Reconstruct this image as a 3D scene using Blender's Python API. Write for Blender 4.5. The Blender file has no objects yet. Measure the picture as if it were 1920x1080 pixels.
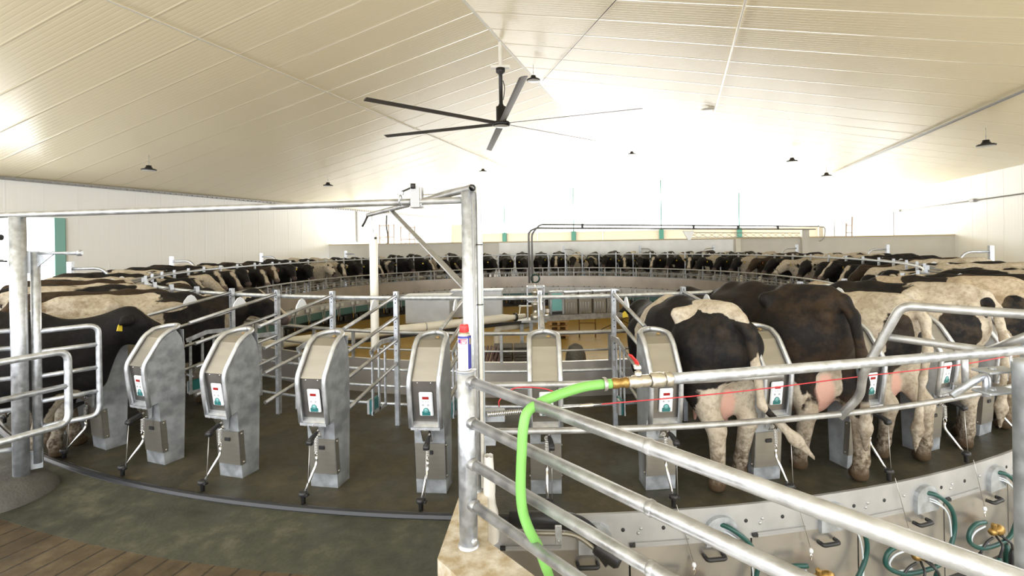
import bpy, bmesh, math, random
import numpy as np
from mathutils import Vector, Matrix
R = random.Random(7)
PI = math.pi
scene = bpy.context.scene
col = scene.collection

# ------------------------------------------------------------------ camera
F_PX, U0, V0, ROLL, EYE = 903.74, 993.24, 454.11, -0.0156427, 1.79
cam_data = bpy.data.cameras.new('camera')
cam = bpy.data.objects.new('camera', cam_data)
col.objects.link(cam)
c_, s_ = math.cos(ROLL), math.sin(ROLL)
cam.matrix_world = Matrix(((c_, -s_, 0, 0), (0, 0, -1, 0), (s_, c_, 0, EYE), (0, 0, 0, 1)))
cam_data.sensor_width = 36.0
cam_data.lens = F_PX / 1920 * 36.0
cam_data.shift_x = -(U0 - 960) / 1920
cam_data.shift_y = -(540 - V0) / 1920
cam_data.clip_start = 0.05
cam_data.clip_end = 300
scene.camera = cam
# ------------------------------------------------------------------ daylight and exposure
world = bpy.data.worlds.new('world')
scene.world = world
world.use_nodes = True
wn = world.node_tree
bg = wn.nodes['Background']
bg.inputs['Color'].default_value = (0.97, 0.985, 1.0, 1)
bg.inputs['Strength'].default_value = 2.5
scene.view_settings.view_transform = 'Standard'
scene.view_settings.look = 'None'
scene.view_settings.exposure = 0.92
scene.view_settings.gamma = 1.0
scene.view_settings.use_curve_mapping = False
scene.cycles.use_denoising = True
scene.cycles.max_bounces = 8
scene.cycles.diffuse_bounces = 5
scene.cycles.glossy_bounces = 4
scene.cycles.caustics_reflective = False
scene.cycles.caustics_refractive = False
CURTAIN_GLOW = 5.0          # daylight through the open far gable

# ring of the rotary platform
CX, CY = 0.0832, 12.5855
RP, PH, N = 7.9465, -0.089, 70
RB, RE, RK = 9.165, 9.44, 7.0
def ang(k): return PH + 2 * PI * k / N
def rd(k): return Vector((math.sin(ang(k)), -math.cos(ang(k)), 0))
def ringp(k, r, z=0.0):
    a = ang(k)
    return Vector((CX + r * math.sin(a), CY - r * math.cos(a), z))
# building axes: A along the ridge, B across
YAW = math.radians(17.2)
AX = Vector((math.sin(YAW), math.cos(YAW), 0)); BX = Vector((math.cos(YAW), -math.sin(YAW), 0))
def AB(a, b, z=0.0): return AX * a + BX * b + Vector((0, 0, z))
def view(u, v, y=None, z=None):
    """a point of the place seen at photo pixel (u, v), at depth y or height z"""
    du, dv = u - U0, v - V0
    a, b = du * c_ + dv * s_, -du * s_ + dv * c_
    d = Vector((a / F_PX, 1, -b / F_PX))
    t = y if y is not None else (z - EYE) / d.z
    return Vector((0, 0, EYE)) + d * t
def to_px(p):
    a = F_PX * p[0] / p[1]; b = -F_PX * (p[2] - EYE) / p[1]
    return U0 + a * c_ - b * s_, V0 + a * s_ + b * c_

# ------------------------------------------------------------------ mesh helpers
class MB:
    def __init__(s): s.v = []; s.f = []; s.sm = []
    def add(s, vs, fs, smooth=False):
        o = len(s.v); s.v += [tuple(v) for v in vs]; s.f += [tuple(i + o for i in f) for f in fs]; s.sm += [smooth] * len(fs); return s
    def box(s, c, d, m=None, bev=0.0):
        x, y, z = d[0] / 2, d[1] / 2, d[2] / 2; c = Vector(c)
        if bev > 0:
            b = min(bev, x * .9, y * .9, z * .9)
            vs = []; 
            for sx in (-1, 1):
                for sy in (-1, 1):
                    for sz in (-1, 1):
                        vs += [(sx * x, sy * (y - b), sz * (z - b)), (sx * (x - b), sy * y, sz * (z - b)), (sx * (x - b), sy * (y - b), sz * z)]
            bm = bmesh.new()
            for v in vs: bm.verts.new(v)
            r = bmesh.ops.convex_hull(bm, input=bm.verts); bm.verts.index_update()
            vs = [v.co.copy() for v in bm.verts]; fs = [[v.index for v in f.verts] for f in bm.faces]; bm.free()
        else:
            vs = [Vector((sx * x, sy * y, sz * z)) for sx in (-1, 1) for sy in (-1, 1) for sz in (-1, 1)]
            fs = [(0, 1, 3, 2), (4, 6, 7, 5), (0, 4, 5, 1), (2, 3, 7, 6), (0, 2, 6, 4), (1, 5, 7, 3)]
        vs = [(m @ Vector(v) if m else Vector(v)) + c for v in vs]
        return s.add(vs, fs)
    def bar(s, p, q, w, h=None, up=(0, 0, 1)):
        p, q = Vector(p), Vector(q); d = (q - p); L = d.length; d = d.normalized(); up = Vector(up)
        if abs(d.dot(up)) > .98: up = Vector((0, 1, 0))
        x = d.cross(up).normalized(); u = x.cross(d)
        m = Matrix((x, d, u)).transposed()
        return s.box((p + q) / 2, (w, L, h or w), m)
    def tube(s, pts, r, n=8, cap=True):
        pts = [Vector(p) for p in pts]
        rs = r if isinstance(r, (list, tuple)) else [r] * len(pts)
        t = [(pts[min(i + 1, len(pts) - 1)] - pts[max(i - 1, 0)]).normalized() for i in range(len(pts))]
        u = t[0].orthogonal().normalized(); vs = []; fs = []
        for i, p in enumerate(pts):
            u = (u - t[i] * u.dot(t[i])).normalized(); w = t[i].cross(u)
            for j in range(n):
                a = 2 * PI * j / n
                vs.append(p + (u * math.cos(a) + w * math.sin(a)) * rs[i])
        for i in range(len(pts) - 1):
            for j in range(n):
                fs.append((i * n + j, i * n + (j + 1) % n, (i + 1) * n + (j + 1) % n, (i + 1) * n + j))
        s.add(vs, fs, True)
        if cap:
            o = len(s.v) - len(vs)
            s.f += [tuple(o + j for j in range(n))[::-1], tuple(o + (len(pts) - 1) * n + j for j in range(n))]; s.sm += [False, False]
        return s
    def lathe(s, prof, o=(0, 0, 0), n=20, d=(0, 0, 1)):
        d = Vector(d).normalized(); u = d.orthogonal().normalized(); w = d.cross(u); o = Vector(o); vs = []; fs = []
        for r, z in prof:
            for j in range(n):
                a = 2 * PI * j / n; vs.append(o + d * z + (u * math.cos(a) + w * math.sin(a)) * max(r, 1e-4))
        for i in range(len(prof) - 1):
            for j in range(n): fs.append((i * n + j, i * n + (j + 1) % n, (i + 1) * n + (j + 1) % n, (i + 1) * n + j))
        return s.add(vs, fs, True)
    def prism(s, poly, y0, y1, m=None):
        """poly in local (x, z), extruded from y0 to y1"""
        n = len(poly); vs = [Vector((x, y0, z)) for x, z in poly] + [Vector((x, y1, z)) for x, z in poly]
        if m: vs = [m @ v for v in vs]
        fs = [tuple(range(n)), tuple(range(n, 2 * n))[::-1]] + [(i, i + n, (i + 1) % n + n, (i + 1) % n) for i in range(n)]
        return s.add(vs, fs)
    def slab(s, poly, z0, z1):
        n = len(poly); vs = [Vector((p[0], p[1], z0)) for p in poly] + [Vector((p[0], p[1], z1)) for p in poly]
        fs = [tuple(range(n))[::-1], tuple(range(n, 2 * n))] + [(i, (i + 1) % n, (i + 1) % n + n, i + n) for i in range(n)]
        return s.add(vs, fs)
    def ring(s, prof, a0, a1, n, closed=False):
        """profile of (r, z) swept round the platform centre from angle a0 to a1"""
        m = len(prof); vs = []; fs = []; full = abs(a1 - a0 - 2 * PI) < 1e-6
        for i in range(n if full else n + 1):
            a = a0 + (a1 - a0) * i / n
            for r, z in prof: vs.append((CX + r * math.sin(a), CY - r * math.cos(a), z))
        cnt = n if full else n + 1
        for i in range(n):
            i2 = (i + 1) % cnt
            for j in range(m if closed else m - 1):
                j2 = (j + 1) % m
                fs.append((i * m + j, i * m + j2, i2 * m + j2, i2 * m + j))
        if closed and not full:
            fs += [tuple(range(m))[::-1], tuple((cnt - 1) * m + j for j in range(m))]
        return s.add(vs, fs)
    def build(s, name, m, parent=None, loc=None):
        me = bpy.data.meshes.new(name); me.from_pydata(s.v, [], s.f)
        me.polygons.foreach_set('use_smooth', s.sm)
        bm = bmesh.new(); bm.from_mesh(me); bmesh.ops.recalc_face_normals(bm, faces=bm.faces); bm.to_mesh(me); bm.free()
        if m: me.materials.append(m)
        o = bpy.data.objects.new(name, me); col.objects.link(o)
        if parent: o.parent = parent
        if loc: o.location = loc
        return o
def bend(pts, r=0.06, n=5):
    """rounded corners on a polyline"""
    pts = [Vector(p) for p in pts]; out = [pts[0]]
    for i in range(1, len(pts) - 1):
        p, a, b = pts[i], pts[i - 1], pts[i + 1]
        ra = min(r, (a - p).length * .48, (b - p).length * .48)
        s, e = p + (a - p).normalized() * ra, p + (b - p).normalized() * ra
        for k in range(n + 1):
            t = k / n; out.append(s * (1 - t) ** 2 + p * 2 * t * (1 - t) + e * t * t)
    return out + [pts[-1]]
def spline(pts, n=6):
    pts = [Vector(p) for p in pts]; P = [pts[0] * 2 - pts[1]] + pts + [pts[-1] * 2 - pts[-2]]; out = []
    for i in range(1, len(P) - 2):
        for k in range(n):
            t = k / n; a, b, c, d = P[i - 1:i + 3]
            out.append(.5 * (2 * b + (c - a) * t + (2 * a - 5 * b + 4 * c - d) * t * t + (3 * b - a - 3 * c + d) * t ** 3))
    return out + [pts[-1]]
def coil(p, q, r, turns, n=10):
    p, q = Vector(p), Vector(q); d = (q - p).normalized(); u = d.orthogonal().normalized(); w = d.cross(u)
    return [p + (q - p) * (i / (turns * n)) + (u * math.cos(2 * PI * i / n) + w * math.sin(2 * PI * i / n)) * r for i in range(turns * n + 1)]
def tag(o, label=None, cat=None, group=None, kind=None):
    if label: o['label'] = label
    if cat: o['category'] = cat
    if group: o['group'] = group
    if kind: o['kind'] = kind
    return o
def empty(name, loc=(0, 0, 0), rz=0.0, label=None, cat=None, group=None):
    o = bpy.data.objects.new(name, None); col.objects.link(o); o.empty_display_size = .1
    o.location = loc; o.rotation_euler = (0, 0, rz); return tag(o, label, cat, group)
def copy_tree(o, parent=None):
    c = o.copy(); col.objects.link(c)
    if parent: c.parent = parent
    for ch in list(o.children): copy_tree(ch, c)
    return c
ONES = 'zeroth first second third fourth fifth sixth seventh eighth ninth tenth eleventh twelfth thirteenth fourteenth fifteenth sixteenth seventeenth eighteenth nineteenth'.split()
def nth(n):
    if n < 20: return ONES[n]
    t = n // 10; return {2: 'twentieth', 3: 'thirtieth'}[t] if n % 10 == 0 else {2: 'twenty', 3: 'thirty'}[t] + '-' + ONES[n % 10]

# ------------------------------------------------------------------ materials
def mat(name, colr, rough=.5, metal=0.0, var=0.0, scale=8.0, bump=0.0, bscale=60.0, col2=None, coord='Object', spec=None, rvar=0.0, stretch=(1, 1, 1)):
    m = bpy.data.materials.new(name); m.use_nodes = True; nt = m.node_tree; b = nt.nodes['Principled BSDF']
    b.inputs['Base Color'].default_value = (*colr, 1); b.inputs['Roughness'].default_value = rough; b.inputs['Metallic'].default_value = metal
    if spec is not None: b.inputs['Specular IOR Level'].default_value = spec
    if var or bump or col2 or rvar:
        tc = nt.nodes.new('ShaderNodeTexCoord'); mp = nt.nodes.new('ShaderNodeMapping'); mp.inputs['Scale'].default_value = stretch
        nt.links.new(tc.outputs[coord], mp.inputs['Vector'])
        nz = nt.nodes.new('ShaderNodeTexNoise'); nz.inputs['Scale'].default_value = scale; nz.inputs['Detail'].default_value = 5
        nt.links.new(mp.outputs[0], nz.inputs['Vector'])
        if col2 or var:
            rp = nt.nodes.new('ShaderNodeValToRGB'); e = rp.color_ramp.elements
            e[0].position, e[1].position = .36, .66
            e[0].color = (*[c * (1 - var) for c in colr], 1); e[1].color = (*(col2 or [min(1, c * (1 + var)) for c in colr]), 1)
            nt.links.new(nz.outputs['Fac'], rp.inputs[0]); nt.links.new(rp.outputs[0], b.inputs['Base Color'])
        if rvar:
            mr = nt.nodes.new('ShaderNodeMapRange'); mr.inputs['From Min'].default_value = .35; mr.inputs['From Max'].default_value = .65
            mr.inputs['To Min'].default_value = max(.03, rough - rvar); mr.inputs['To Max'].default_value = min(1, rough + rvar)
            nt.links.new(nz.outputs['Fac'], mr.inputs['Value']); nt.links.new(mr.outputs[0], b.inputs['Roughness'])
        if bump:
            n2 = nt.nodes.new('ShaderNodeTexNoise'); n2.inputs['Scale'].default_value = bscale; n2.inputs['Detail'].default_value = 4
            nt.links.new(mp.outputs[0], n2.inputs['Vector'])
            bp = nt.nodes.new('ShaderNodeBump'); bp.inputs['Strength'].default_value = bump; bp.inputs['Distance'].default_value = .01
            nt.links.new(n2.outputs['Fac'], bp.inputs['Height']); nt.links.new(bp.outputs[0], b.inputs['Normal'])
    return m
def glow(name, colr, st):
    m = bpy.data.materials.new(name); m.use_nodes = True; nt = m.node_tree; nt.nodes.clear()
    e = nt.nodes.new('ShaderNodeEmission'); o = nt.nodes.new('ShaderNodeOutputMaterial'); e.inputs[0].default_value = (*colr, 1); e.inputs[1].default_value = st
    nt.links.new(e.outputs[0], o.inputs[0]); return m
def node(nt, typ, **kw):
    n = nt.nodes.new(typ)
    for k, v in kw.items():
        if k[0] == 'i' and k[1:].isdigit(): n.inputs[int(k[1:])].default_value = v
        else: setattr(n, k, v)
    return n
def math_(nt, op, a, b=None, clamp=False):
    n = nt.nodes.new('ShaderNodeMath'); n.operation = op; n.use_clamp = clamp
    for i, x in enumerate((a, b)):
        if x is None: continue
        if isinstance(x, (int, float)): n.inputs[i].default_value = x
        else: nt.links.new(x, n.inputs[i])
    return n.outputs[0]
def ribbed(name, colr, axis, period, rough, spec=.5, major=None, depth=.008):
    """sheet cladding: fine ribs every period along one object axis, a raised seam every major"""
    m = mat(name, colr, rough, spec=spec); nt = m.node_tree; b = nt.nodes['Principled BSDF']
    tc = node(nt, 'ShaderNodeTexCoord'); sp = node(nt, 'ShaderNodeSeparateXYZ'); nt.links.new(tc.outputs['Object'], sp.inputs[0])
    x = sp.outputs[axis]
    t = math_(nt, 'PINGPONG', math_(nt, 'DIVIDE', x, period), .5)
    h = math_(nt, 'MULTIPLY', math_(nt, 'SMOOTH_MIN', math_(nt, 'MULTIPLY', t, 6.0), 1.0), .4)
    if major:
        t2 = math_(nt, 'PINGPONG', math_(nt, 'DIVIDE', x, major), .5)
        h2 = math_(nt, 'SUBTRACT', 1.0, math_(nt, 'MULTIPLY', t2, major / .035), True)
        h = math_(nt, 'ADD', h, math_(nt, 'MULTIPLY', h2, 2.2))
    bp = node(nt, 'ShaderNodeBump'); bp.inputs['Strength'].default_value = 1.0; bp.inputs['Distance'].default_value = depth
    nt.links.new(h, bp.inputs['Height']); nt.links.new(bp.outputs[0], b.inputs['Normal'])
    return m
M = {}
M['galv'] = mat('galvanised steel', (.54, .565, .60), .40, .75, .16, 26, .12, 90, rvar=.1)
M['galv_rail'] = mat('weathered galvanised tube', (.39, .39, .385), .42, .7, .18, 14, .15, 70, rvar=.1)
M['galv_plate'] = mat('galvanised plate', (.40, .425, .45), .46, .6, .17, 14, .08, 60, rvar=.12)
M['zinc_rim'] = mat('bright zinc tube', (.56, .58, .61), .36, .75, .12, 20, .1, 80)
M['stainless'] = mat('brushed stainless', (.33, .31, .27), .40, .80, .04, 5, .03, 40, stretch=(1, 1, 6))
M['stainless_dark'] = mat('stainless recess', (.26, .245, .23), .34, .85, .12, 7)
M['chrome'] = mat('chrome rod', (.75, .74, .72), .18, 1.0)
M['black'] = mat('black rubber', (.014, .014, .015), .45)
M['black_soft'] = mat('black hose', (.02, .021, .024), .38)
M['white_pvc'] = mat('white plastic pipe', (.80, .77, .68), .35, var=.05, scale=4)
M['panel_white'] = mat('white keypad plastic', (.80, .82, .84), .3)
M['teal'] = mat('teal plastic', (.02, .15, .15), .4)
M['teal_line'] = mat('faded teal pipe cover', (.06, .14, .14), .45)
M['teal_light'] = mat('pale teal plastic', (.16, .40, .40), .35)
M['red_lens'] = mat('red display', (.22, .008, .01), .2)
M['red_seg'] = glow('lit red segment', (.9, .06, .05), .5)
M['grey_dot'] = mat('grey print', (.35, .37, .38), .5)
M['red'] = mat('red plastic', (.62, .03, .03), .35)
M['brass'] = mat('brass', (.36, .23, .075), .4, .9, .15, 30)
M['nickel'] = mat('nickel fitting', (.60, .57, .50), .3, .9, .15, 30)
M['green_hose'] = mat('bright green hose', (.19, .47, .105), .42)
M['teal_hose'] = mat('dark green hose', (.007, .062, .052), .38)
M['clear_hose'] = mat('milky clear hose', (.55, .60, .64), .25)
M['wire'] = mat('steel wire', (.45, .44, .42), .4, .8)
M['red_cord'] = mat('red cord', (.55, .04, .05), .5)
M['yellow'] = mat('yellow tag plastic', (.75, .55, .03), .4)
M['orange'] = mat('orange tag plastic', (.70, .20, .03), .4)
M['tag_white'] = mat('white nylon plate', (.62, .64, .66), .4)
M['eye'] = mat('cow eye', (.01, .008, .007), .12)
M['concrete_white'] = mat('painted concrete top', (.46, .36, .22), .75, 0, .15, 16, .3, 40, col2=(.62, .57, .48))
M['concrete'] = mat('grey concrete', (.085, .080, .072), .85, 0, .15, 10, .5, 60)
M['kerb_steel'] = mat('stainless kerb sheet', (.50, .46, .41), .33, .8, .12, 1.2)
M['fascia'] = mat('stainless fascia', (.48, .485, .49), .42, .6, .12, 3, .05, 30)
M['skirt'] = mat('stainless skirt panel', (.43, .41, .38), .28, .75, .2, 1.6)
M['gap'] = mat('shade and dark parts black', (.02, .02, .02), .7)  # flat black: shade painted in for holes and under the deck, plus dark parts
M['yellow_wall'] = mat('yellow painted concrete', (.30, .20, .05), .6, 0, .08, 2)
M['pit_floor'] = mat('yellowish sealed floor', (.36, .235, .05), .42, 0, .08, 1.2, rvar=.1)
M['floor_low'] = mat('pit concrete', (.45, .41, .33), .6, 0, .12, 3)
M['board'] = mat('half wall board', (.66, .64, .59), .5, 0, .03, 2)
M['board_steel'] = mat('half wall steel cladding', (.58, .57, .53), .33, .45, .05, 2.5)
M['cap_trim'] = mat('tan cap trim', (.58, .48, .30), .6)
M['beige_panel'] = mat('beige end panel', (.40, .35, .27), .6)
M['green_steel'] = mat('green painted steel', (.03, .13, .10), .5)
M['door_teal'] = mat('pale green door post', (.22, .46, .42), .5)
M['dark_metal'] = mat('dark lamp metal', (.025, .024, .024), .4, .4)
M['lens'] = mat('lamp lens', (.55, .55, .52), .3)
M['fan_blade'] = mat('anodised fan blade', (.13, .125, .12), .45, .4)
M['pipe_grey'] = mat('overhead pipe steel', (.17, .17, .17), .6, .2)
M['conduit'] = mat('grey conduit', (.35, .35, .35), .5, .3)
M['box_steel'] = mat('dull cabinet steel', (.50, .51, .52), .42, .5, .08, 3)
M['wood'] = mat('pale pallet wood', (.62, .42, .20), .7, 0, .18, 12, .2, 50)
M['crate'] = mat('dark grey crate', (.10, .095, .088), .6, 0, .2, 20)
M['crate_purple'] = mat('purple brown carton', (.13, .085, .09), .7, 0, .2, 14)
M['brown_paint'] = mat('brown painted steel', (.26, .17, .06), .5)
M['scaff'] = mat('rusty scaffold tube', (.22, .13, .06), .6)
M['sheet'] = mat('wrinkled plastic sheet', (.68, .66, .62), .22)
M['can_white'] = mat('white can print', (.72, .72, .82), .3)
M['can_blue'] = mat('blue can print', (.04, .04, .26), .3)
M['can_red'] = mat('red can print', (.62, .08, .12), .35)
M['sky_glow'] = glow('bright daylight gable', (1.0, .995, .98), CURTAIN_GLOW)
M['door_day'] = glow('daylight yard', (.98, .99, 1.0), 4.2)

def wet_floor(name, dark, mid, light, grooves=False):
    m = mat(name, dark, .4); nt = m.node_tree; b = nt.nodes['Principled BSDF']
    tc = node(nt, 'ShaderNodeTexCoord'); n1 = node(nt, 'ShaderNodeTexNoise'); n1.inputs['Scale'].default_value = 1.7; n1.inputs['Detail'].default_value = 7; n1.inputs['Roughness'].default_value = .62
    nt.links.new(tc.outputs['Object'], n1.inputs['Vector'])
    rp = node(nt, 'ShaderNodeValToRGB'); e = rp.color_ramp.elements; e[0].position = .38; e[0].color = (*dark, 1); e[1].position = .70; e[1].color = (*light, 1)
    x = e.new(.52); x.color = (*mid, 1)
    n5 = node(nt, 'ShaderNodeTexNoise'); n5.inputs['Scale'].default_value = 9; n5.inputs['Detail'].default_value = 8; n5.inputs['Roughness'].default_value = .7; nt.links.new(tc.outputs['Object'], n5.inputs['Vector'])
    blot = math_(nt, 'ADD', math_(nt, 'MULTIPLY', n1.outputs['Fac'], .55), math_(nt, 'MULTIPLY', n5.outputs['Fac'], .47))
    nt.links.new(blot, rp.inputs[0]); nt.links.new(rp.outputs[0], b.inputs['Base Color'])
    n2 = node(nt, 'ShaderNodeTexNoise'); n2.inputs['Scale'].default_value = 45; n2.inputs['Detail'].default_value = 5
    nt.links.new(tc.outputs['Object'], n2.inputs['Vector'])
    mr = node(nt, 'ShaderNodeMapRange'); mr.inputs['From Min'].default_value = .35; mr.inputs['From Max'].default_value = .7; mr.inputs['To Min'].default_value = .38; mr.inputs['To Max'].default_value = .85
    nt.links.new(n1.outputs['Fac'], mr.inputs['Value']); nt.links.new(mr.outputs[0], b.inputs['Roughness'])
    h = n2.outputs['Fac']
    if grooves:
        sp = node(nt, 'ShaderNodeSeparateXYZ'); nt.links.new(tc.outputs['Object'], sp.inputs[0])
        a = math_(nt, 'ARCTAN2', math_(nt, 'SUBTRACT', sp.outputs[0], CX), math_(nt, 'SUBTRACT', CY, sp.outputs[1]))
        t = math_(nt, 'PINGPONG', math_(nt, 'DIVIDE', a, .0157), .5)
        wob = math_(nt, 'MULTIPLY', math_(nt, 'SUBTRACT', n2.outputs['Fac'], .5), .10)
        g = math_(nt, 'SUBTRACT', 1.0, math_(nt, 'MULTIPLY', math_(nt, 'ADD', t, wob), 14.0), True)
        h = math_(nt, 'SUBTRACT', math_(nt, 'MULTIPLY', h, .3), math_(nt, 'MULTIPLY', g, 1.6))
        mx = node(nt, 'ShaderNodeMix', data_type='RGBA'); nt.links.new(g, mx.inputs['Factor']); nt.links.new(rp.outputs[0], mx.inputs[6]); mx.inputs[7].default_value = (.012, .009, .005, 1)
        nt.links.new(mx.outputs[2], b.inputs['Base Color'])
    bp = node(nt, 'ShaderNodeBump'); bp.inputs['Strength'].default_value = .35; bp.inputs['Distance'].default_value = .006
    nt.links.new(h, bp.inputs['Height']); nt.links.new(bp.outputs[0], b.inputs['Normal'])
    return m
M['deck'] = wet_floor('wet olive deck rubber', (.021, .021, .012), (.046, .041, .024), (.10, .078, .044))
M['entry'] = wet_floor('wet entry concrete', (.024, .027, .018), (.052, .053, .036), (.14, .128, .09))
M['grooved'] = wet_floor('grooved muddy concrete', (.038, .025, .011), (.078, .055, .028), (.17, .13, .08), True)
# ================================================================== building shell
ROOF_B, EAVE_Z, RIDGE_Z = -4.37, 3.96, 7.05
LB, RBW = -18.96, 10.23
A0, A1, AH = -4.5, 38.5, 22.75
shell_rz = -YAW      # local x = across (B), local y = along the ridge (A)
def shell(name, mb, m, parent=None):
    o = mb.build(name, m, parent)
    if not parent: o.rotation_euler = (0, 0, shell_rz); o['kind'] = 'structure'
    return o
M['ceil'] = ribbed('bounce tinted ribbed ceiling sheet', (.90, .80, .56), 1, .10, .25, .5, .92, .0035)  # white sheet; the beige of bounced light is put into its colour
M['wall'] = ribbed('white ribbed wall sheet', (.92, .93, .93), 1, .16, .45, .4, .9, .004)
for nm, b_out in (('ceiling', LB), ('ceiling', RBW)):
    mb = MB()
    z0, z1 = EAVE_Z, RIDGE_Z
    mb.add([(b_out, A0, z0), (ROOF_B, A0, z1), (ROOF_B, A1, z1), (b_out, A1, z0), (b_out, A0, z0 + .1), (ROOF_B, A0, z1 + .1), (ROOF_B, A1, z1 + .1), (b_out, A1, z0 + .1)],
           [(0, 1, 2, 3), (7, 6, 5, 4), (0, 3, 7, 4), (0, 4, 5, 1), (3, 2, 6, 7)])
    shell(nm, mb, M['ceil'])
DA0, DA1, DZ = -3.5, 10.2, 2.80          # doorway by the gate, widened out of view to let in side light
mb = MB()
mb.box((LB - .1, (A0 + DA0) / 2, (EAVE_Z - 1.2) / 2), (.2, DA0 - A0, EAVE_Z + 1.2))
mb.box((LB - .1, (DA1 + A1) / 2, (EAVE_Z - 1.2) / 2), (.2, A1 - DA1, EAVE_Z + 1.2))
mb.box((LB - .1, (DA0 + DA1) / 2, (EAVE_Z + DZ) / 2), (.2, DA1 - DA0, EAVE_Z - DZ))
shell('wall_left', mb, M['wall'])
# opening added out of view in the right wall to let daylight in
mb = MB(); mb.box((RBW + .1, (12.5 + A1) / 2, (EAVE_Z - 1.2) / 2), (.2, A1 - 12.5, EAVE_Z + 1.2)); mb.box((RBW + .1, (A0 + 12.5) / 2, EAVE_Z - .2), (.2, 12.5 - A0, .4)); mb.box((RBW + .1, (A0 + 12.5) / 2, -.35), (.2, 12.5 - A0, 1.7)); shell('wall_right', mb, M['wall'])
# open gable at the far end: low beige panels, daylight above, green posts
mb = MB(); mb.box(((LB + RBW) / 2, A1 + .1, .7), (RBW - LB, .2, 3.8)); shell('wall_back', mb, M['beige_panel'])
mb = MB(); mb.add([(LB, A1 + .15, 2.55), (RBW, A1 + .15, 2.55), (RBW, A1 + .15, EAVE_Z + .1), (ROOF_B, A1 + .15, RIDGE_Z + .1), (LB, A1 + .15, EAVE_Z + .1)], [(0, 1, 2, 3, 4)])
shell('window_1', mb, M['sky_glow'])
for i, (b, top) in enumerate(((-14.1, 5.0), (-8.14, 6.2), (-1.28, 6.4), (4.25, 5.2))):
    mb = MB(); mb.box((b, A1 - .15, 1.3), (.34, .16, 2.6)); mb.tube([(b, A1 - .12, 2.6), (b, A1 - .12, top)], .045, 6)
    shell('trim_%d' % (i + 1), mb, M['green_steel'])
mb = MB()
for b in (-18.6, -16.2, -11.2, -5.8, 9.4): mb.box((b, A1 - .03, 1.7), (.06, .06, 2.0))
mb.box(((LB + RBW) / 2, A1 - .03, 2.6), (RBW - LB, .08, .06)); shell('trim_5', mb, M['board'])
# stub wall pieces in the far corners
mb = MB(); mb.box((LB + 1.1, A1 - .5, 2.6), (2.0, .12, 1.6)); shell('wall_back_panel', mb, M['beige_panel'])
mb = MB(); mb.box((RBW - .35, A1 - .6, 2.55), (.6, .3, 2.8)); shell('wall_back_corner', mb, M['board_steel'])
# doorway in the left wall
mb = MB(); mb.add([(LB - 1.6, DA0 - 3, -1), (LB - 1.6, DA1 + 6, -1), (LB - 1.6, DA1 + 6, 4), (LB - 1.6, DA0 - 3, 4)], [(0, 1, 2, 3)]); shell('door_glow_sheet', mb, M['door_day'])  # added glowing sheet beyond the door, lights the ceiling from the side
mb = MB(); mb.box((LB + .03, DA1 + .07, .9), (.12, .28, 3.8)); shell('door_1', mb, M['door_teal'])
mb = MB(); mb.box((LB + .02, DA1 + .27, .9), (.06, .05, 3.8)); shell('trim_6', mb, M['board'])
# eave trim: perforated strip
mb = MB()
mb.box((LB + .03, (A0 + A1) / 2, EAVE_Z - .05), (.05, A1 - A0, .08)); 
for i in range(int((A1 - A0) / .22)): mb.box((LB + .075, A0 + .22 * i + .1, EAVE_Z - .06), (.05, .10, .045))
shell('trim_7', mb, M['conduit'])
mb = MB(); mb.box((ROOF_B, (A0 + A1) / 2, RIDGE_Z - .008), (.06, A1 - A0, .012)); shell('trim_8', mb, M['white_pvc'])
# low wall across the building behind the platform
mb = MB(); mb.box(((LB - 8.65) / 2, AH + .1, .3), (-8.65 - LB, .2, 3.0)); mb.box(((2.27 + RBW) / 2, AH + .1, .3), (RBW - 2.27, .2, 3.0)); shell('wall_half', mb, M['board'])
mb = MB(); mb.box(((2.27 - 8.65) / 2, AH + .1, .3), (2.27 + 8.65, .22, 3.0)); shell('wall_half_steel', mb, M['board_steel'])
mb = MB(); mb.box(((LB + RBW) / 2, AH + .1, 1.815), (RBW - LB, .26, .05)); shell('trim_9', mb, M['cap_trim'])
mb = MB(); mb.box((5.03, AH - .08, .5), (.26, .36, 3.25)); shell('wall_pillar', mb, M['board'])
mb = MB(); mb.box((2.45, AH - .06, .3), (.2, .22, 3.0)); shell('wall_pillar', mb, M['white_pvc'])
# floors
def arc(r, a0, a1, n=60): return [(CX + r * math.sin(a0 + (a1 - a0) * i / n), CY - r * math.cos(a0 + (a1 - a0) * i / n)) for i in range(n + 1)]
AE = -.053
mb = MB(); mb.ring([(RE + .052, 0), (10.05, 0), (10.05, -.2), (RE + .052, -.2)], -2.9, AE, 160, True); o = mb.build('floor_entry', M['entry']); o['kind'] = 'structure'
mb = MB(); mb.ring([(10.05, -.002), (17.5, -.002), (17.5, -.2), (10.05, -.2)], -2.9, AE, 120, True); o = mb.build('floor_grooved', M['grooved']); o['kind'] = 'structure'
mb = MB(); mb.ring([(RE - .2, -1.1), (19, -1.1), (19, -1.3), (RE - .2, -1.3)], AE, 2 * PI - 2.9, 160, True); o = mb.build('floor_pit', M['floor_low']); o['kind'] = 'structure'
mb = MB(); mb.ring([(.01, -1.2), (7.4, -1.2), (7.4, -1.35), (.01, -1.35)], 0, 2 * PI, 96, True); o = mb.build('floor_inner', M['pit_floor']); o['kind'] = 'structure'
mb = MB(); mb.ring([(7.15, -1.2), (7.15, -.1), (7.35, -.1), (7.35, -1.2)], 0, 2 * PI, 140, True); o = mb.build('wall_inner', M['yellow_wall']); o['kind'] = 'structure'
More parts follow.
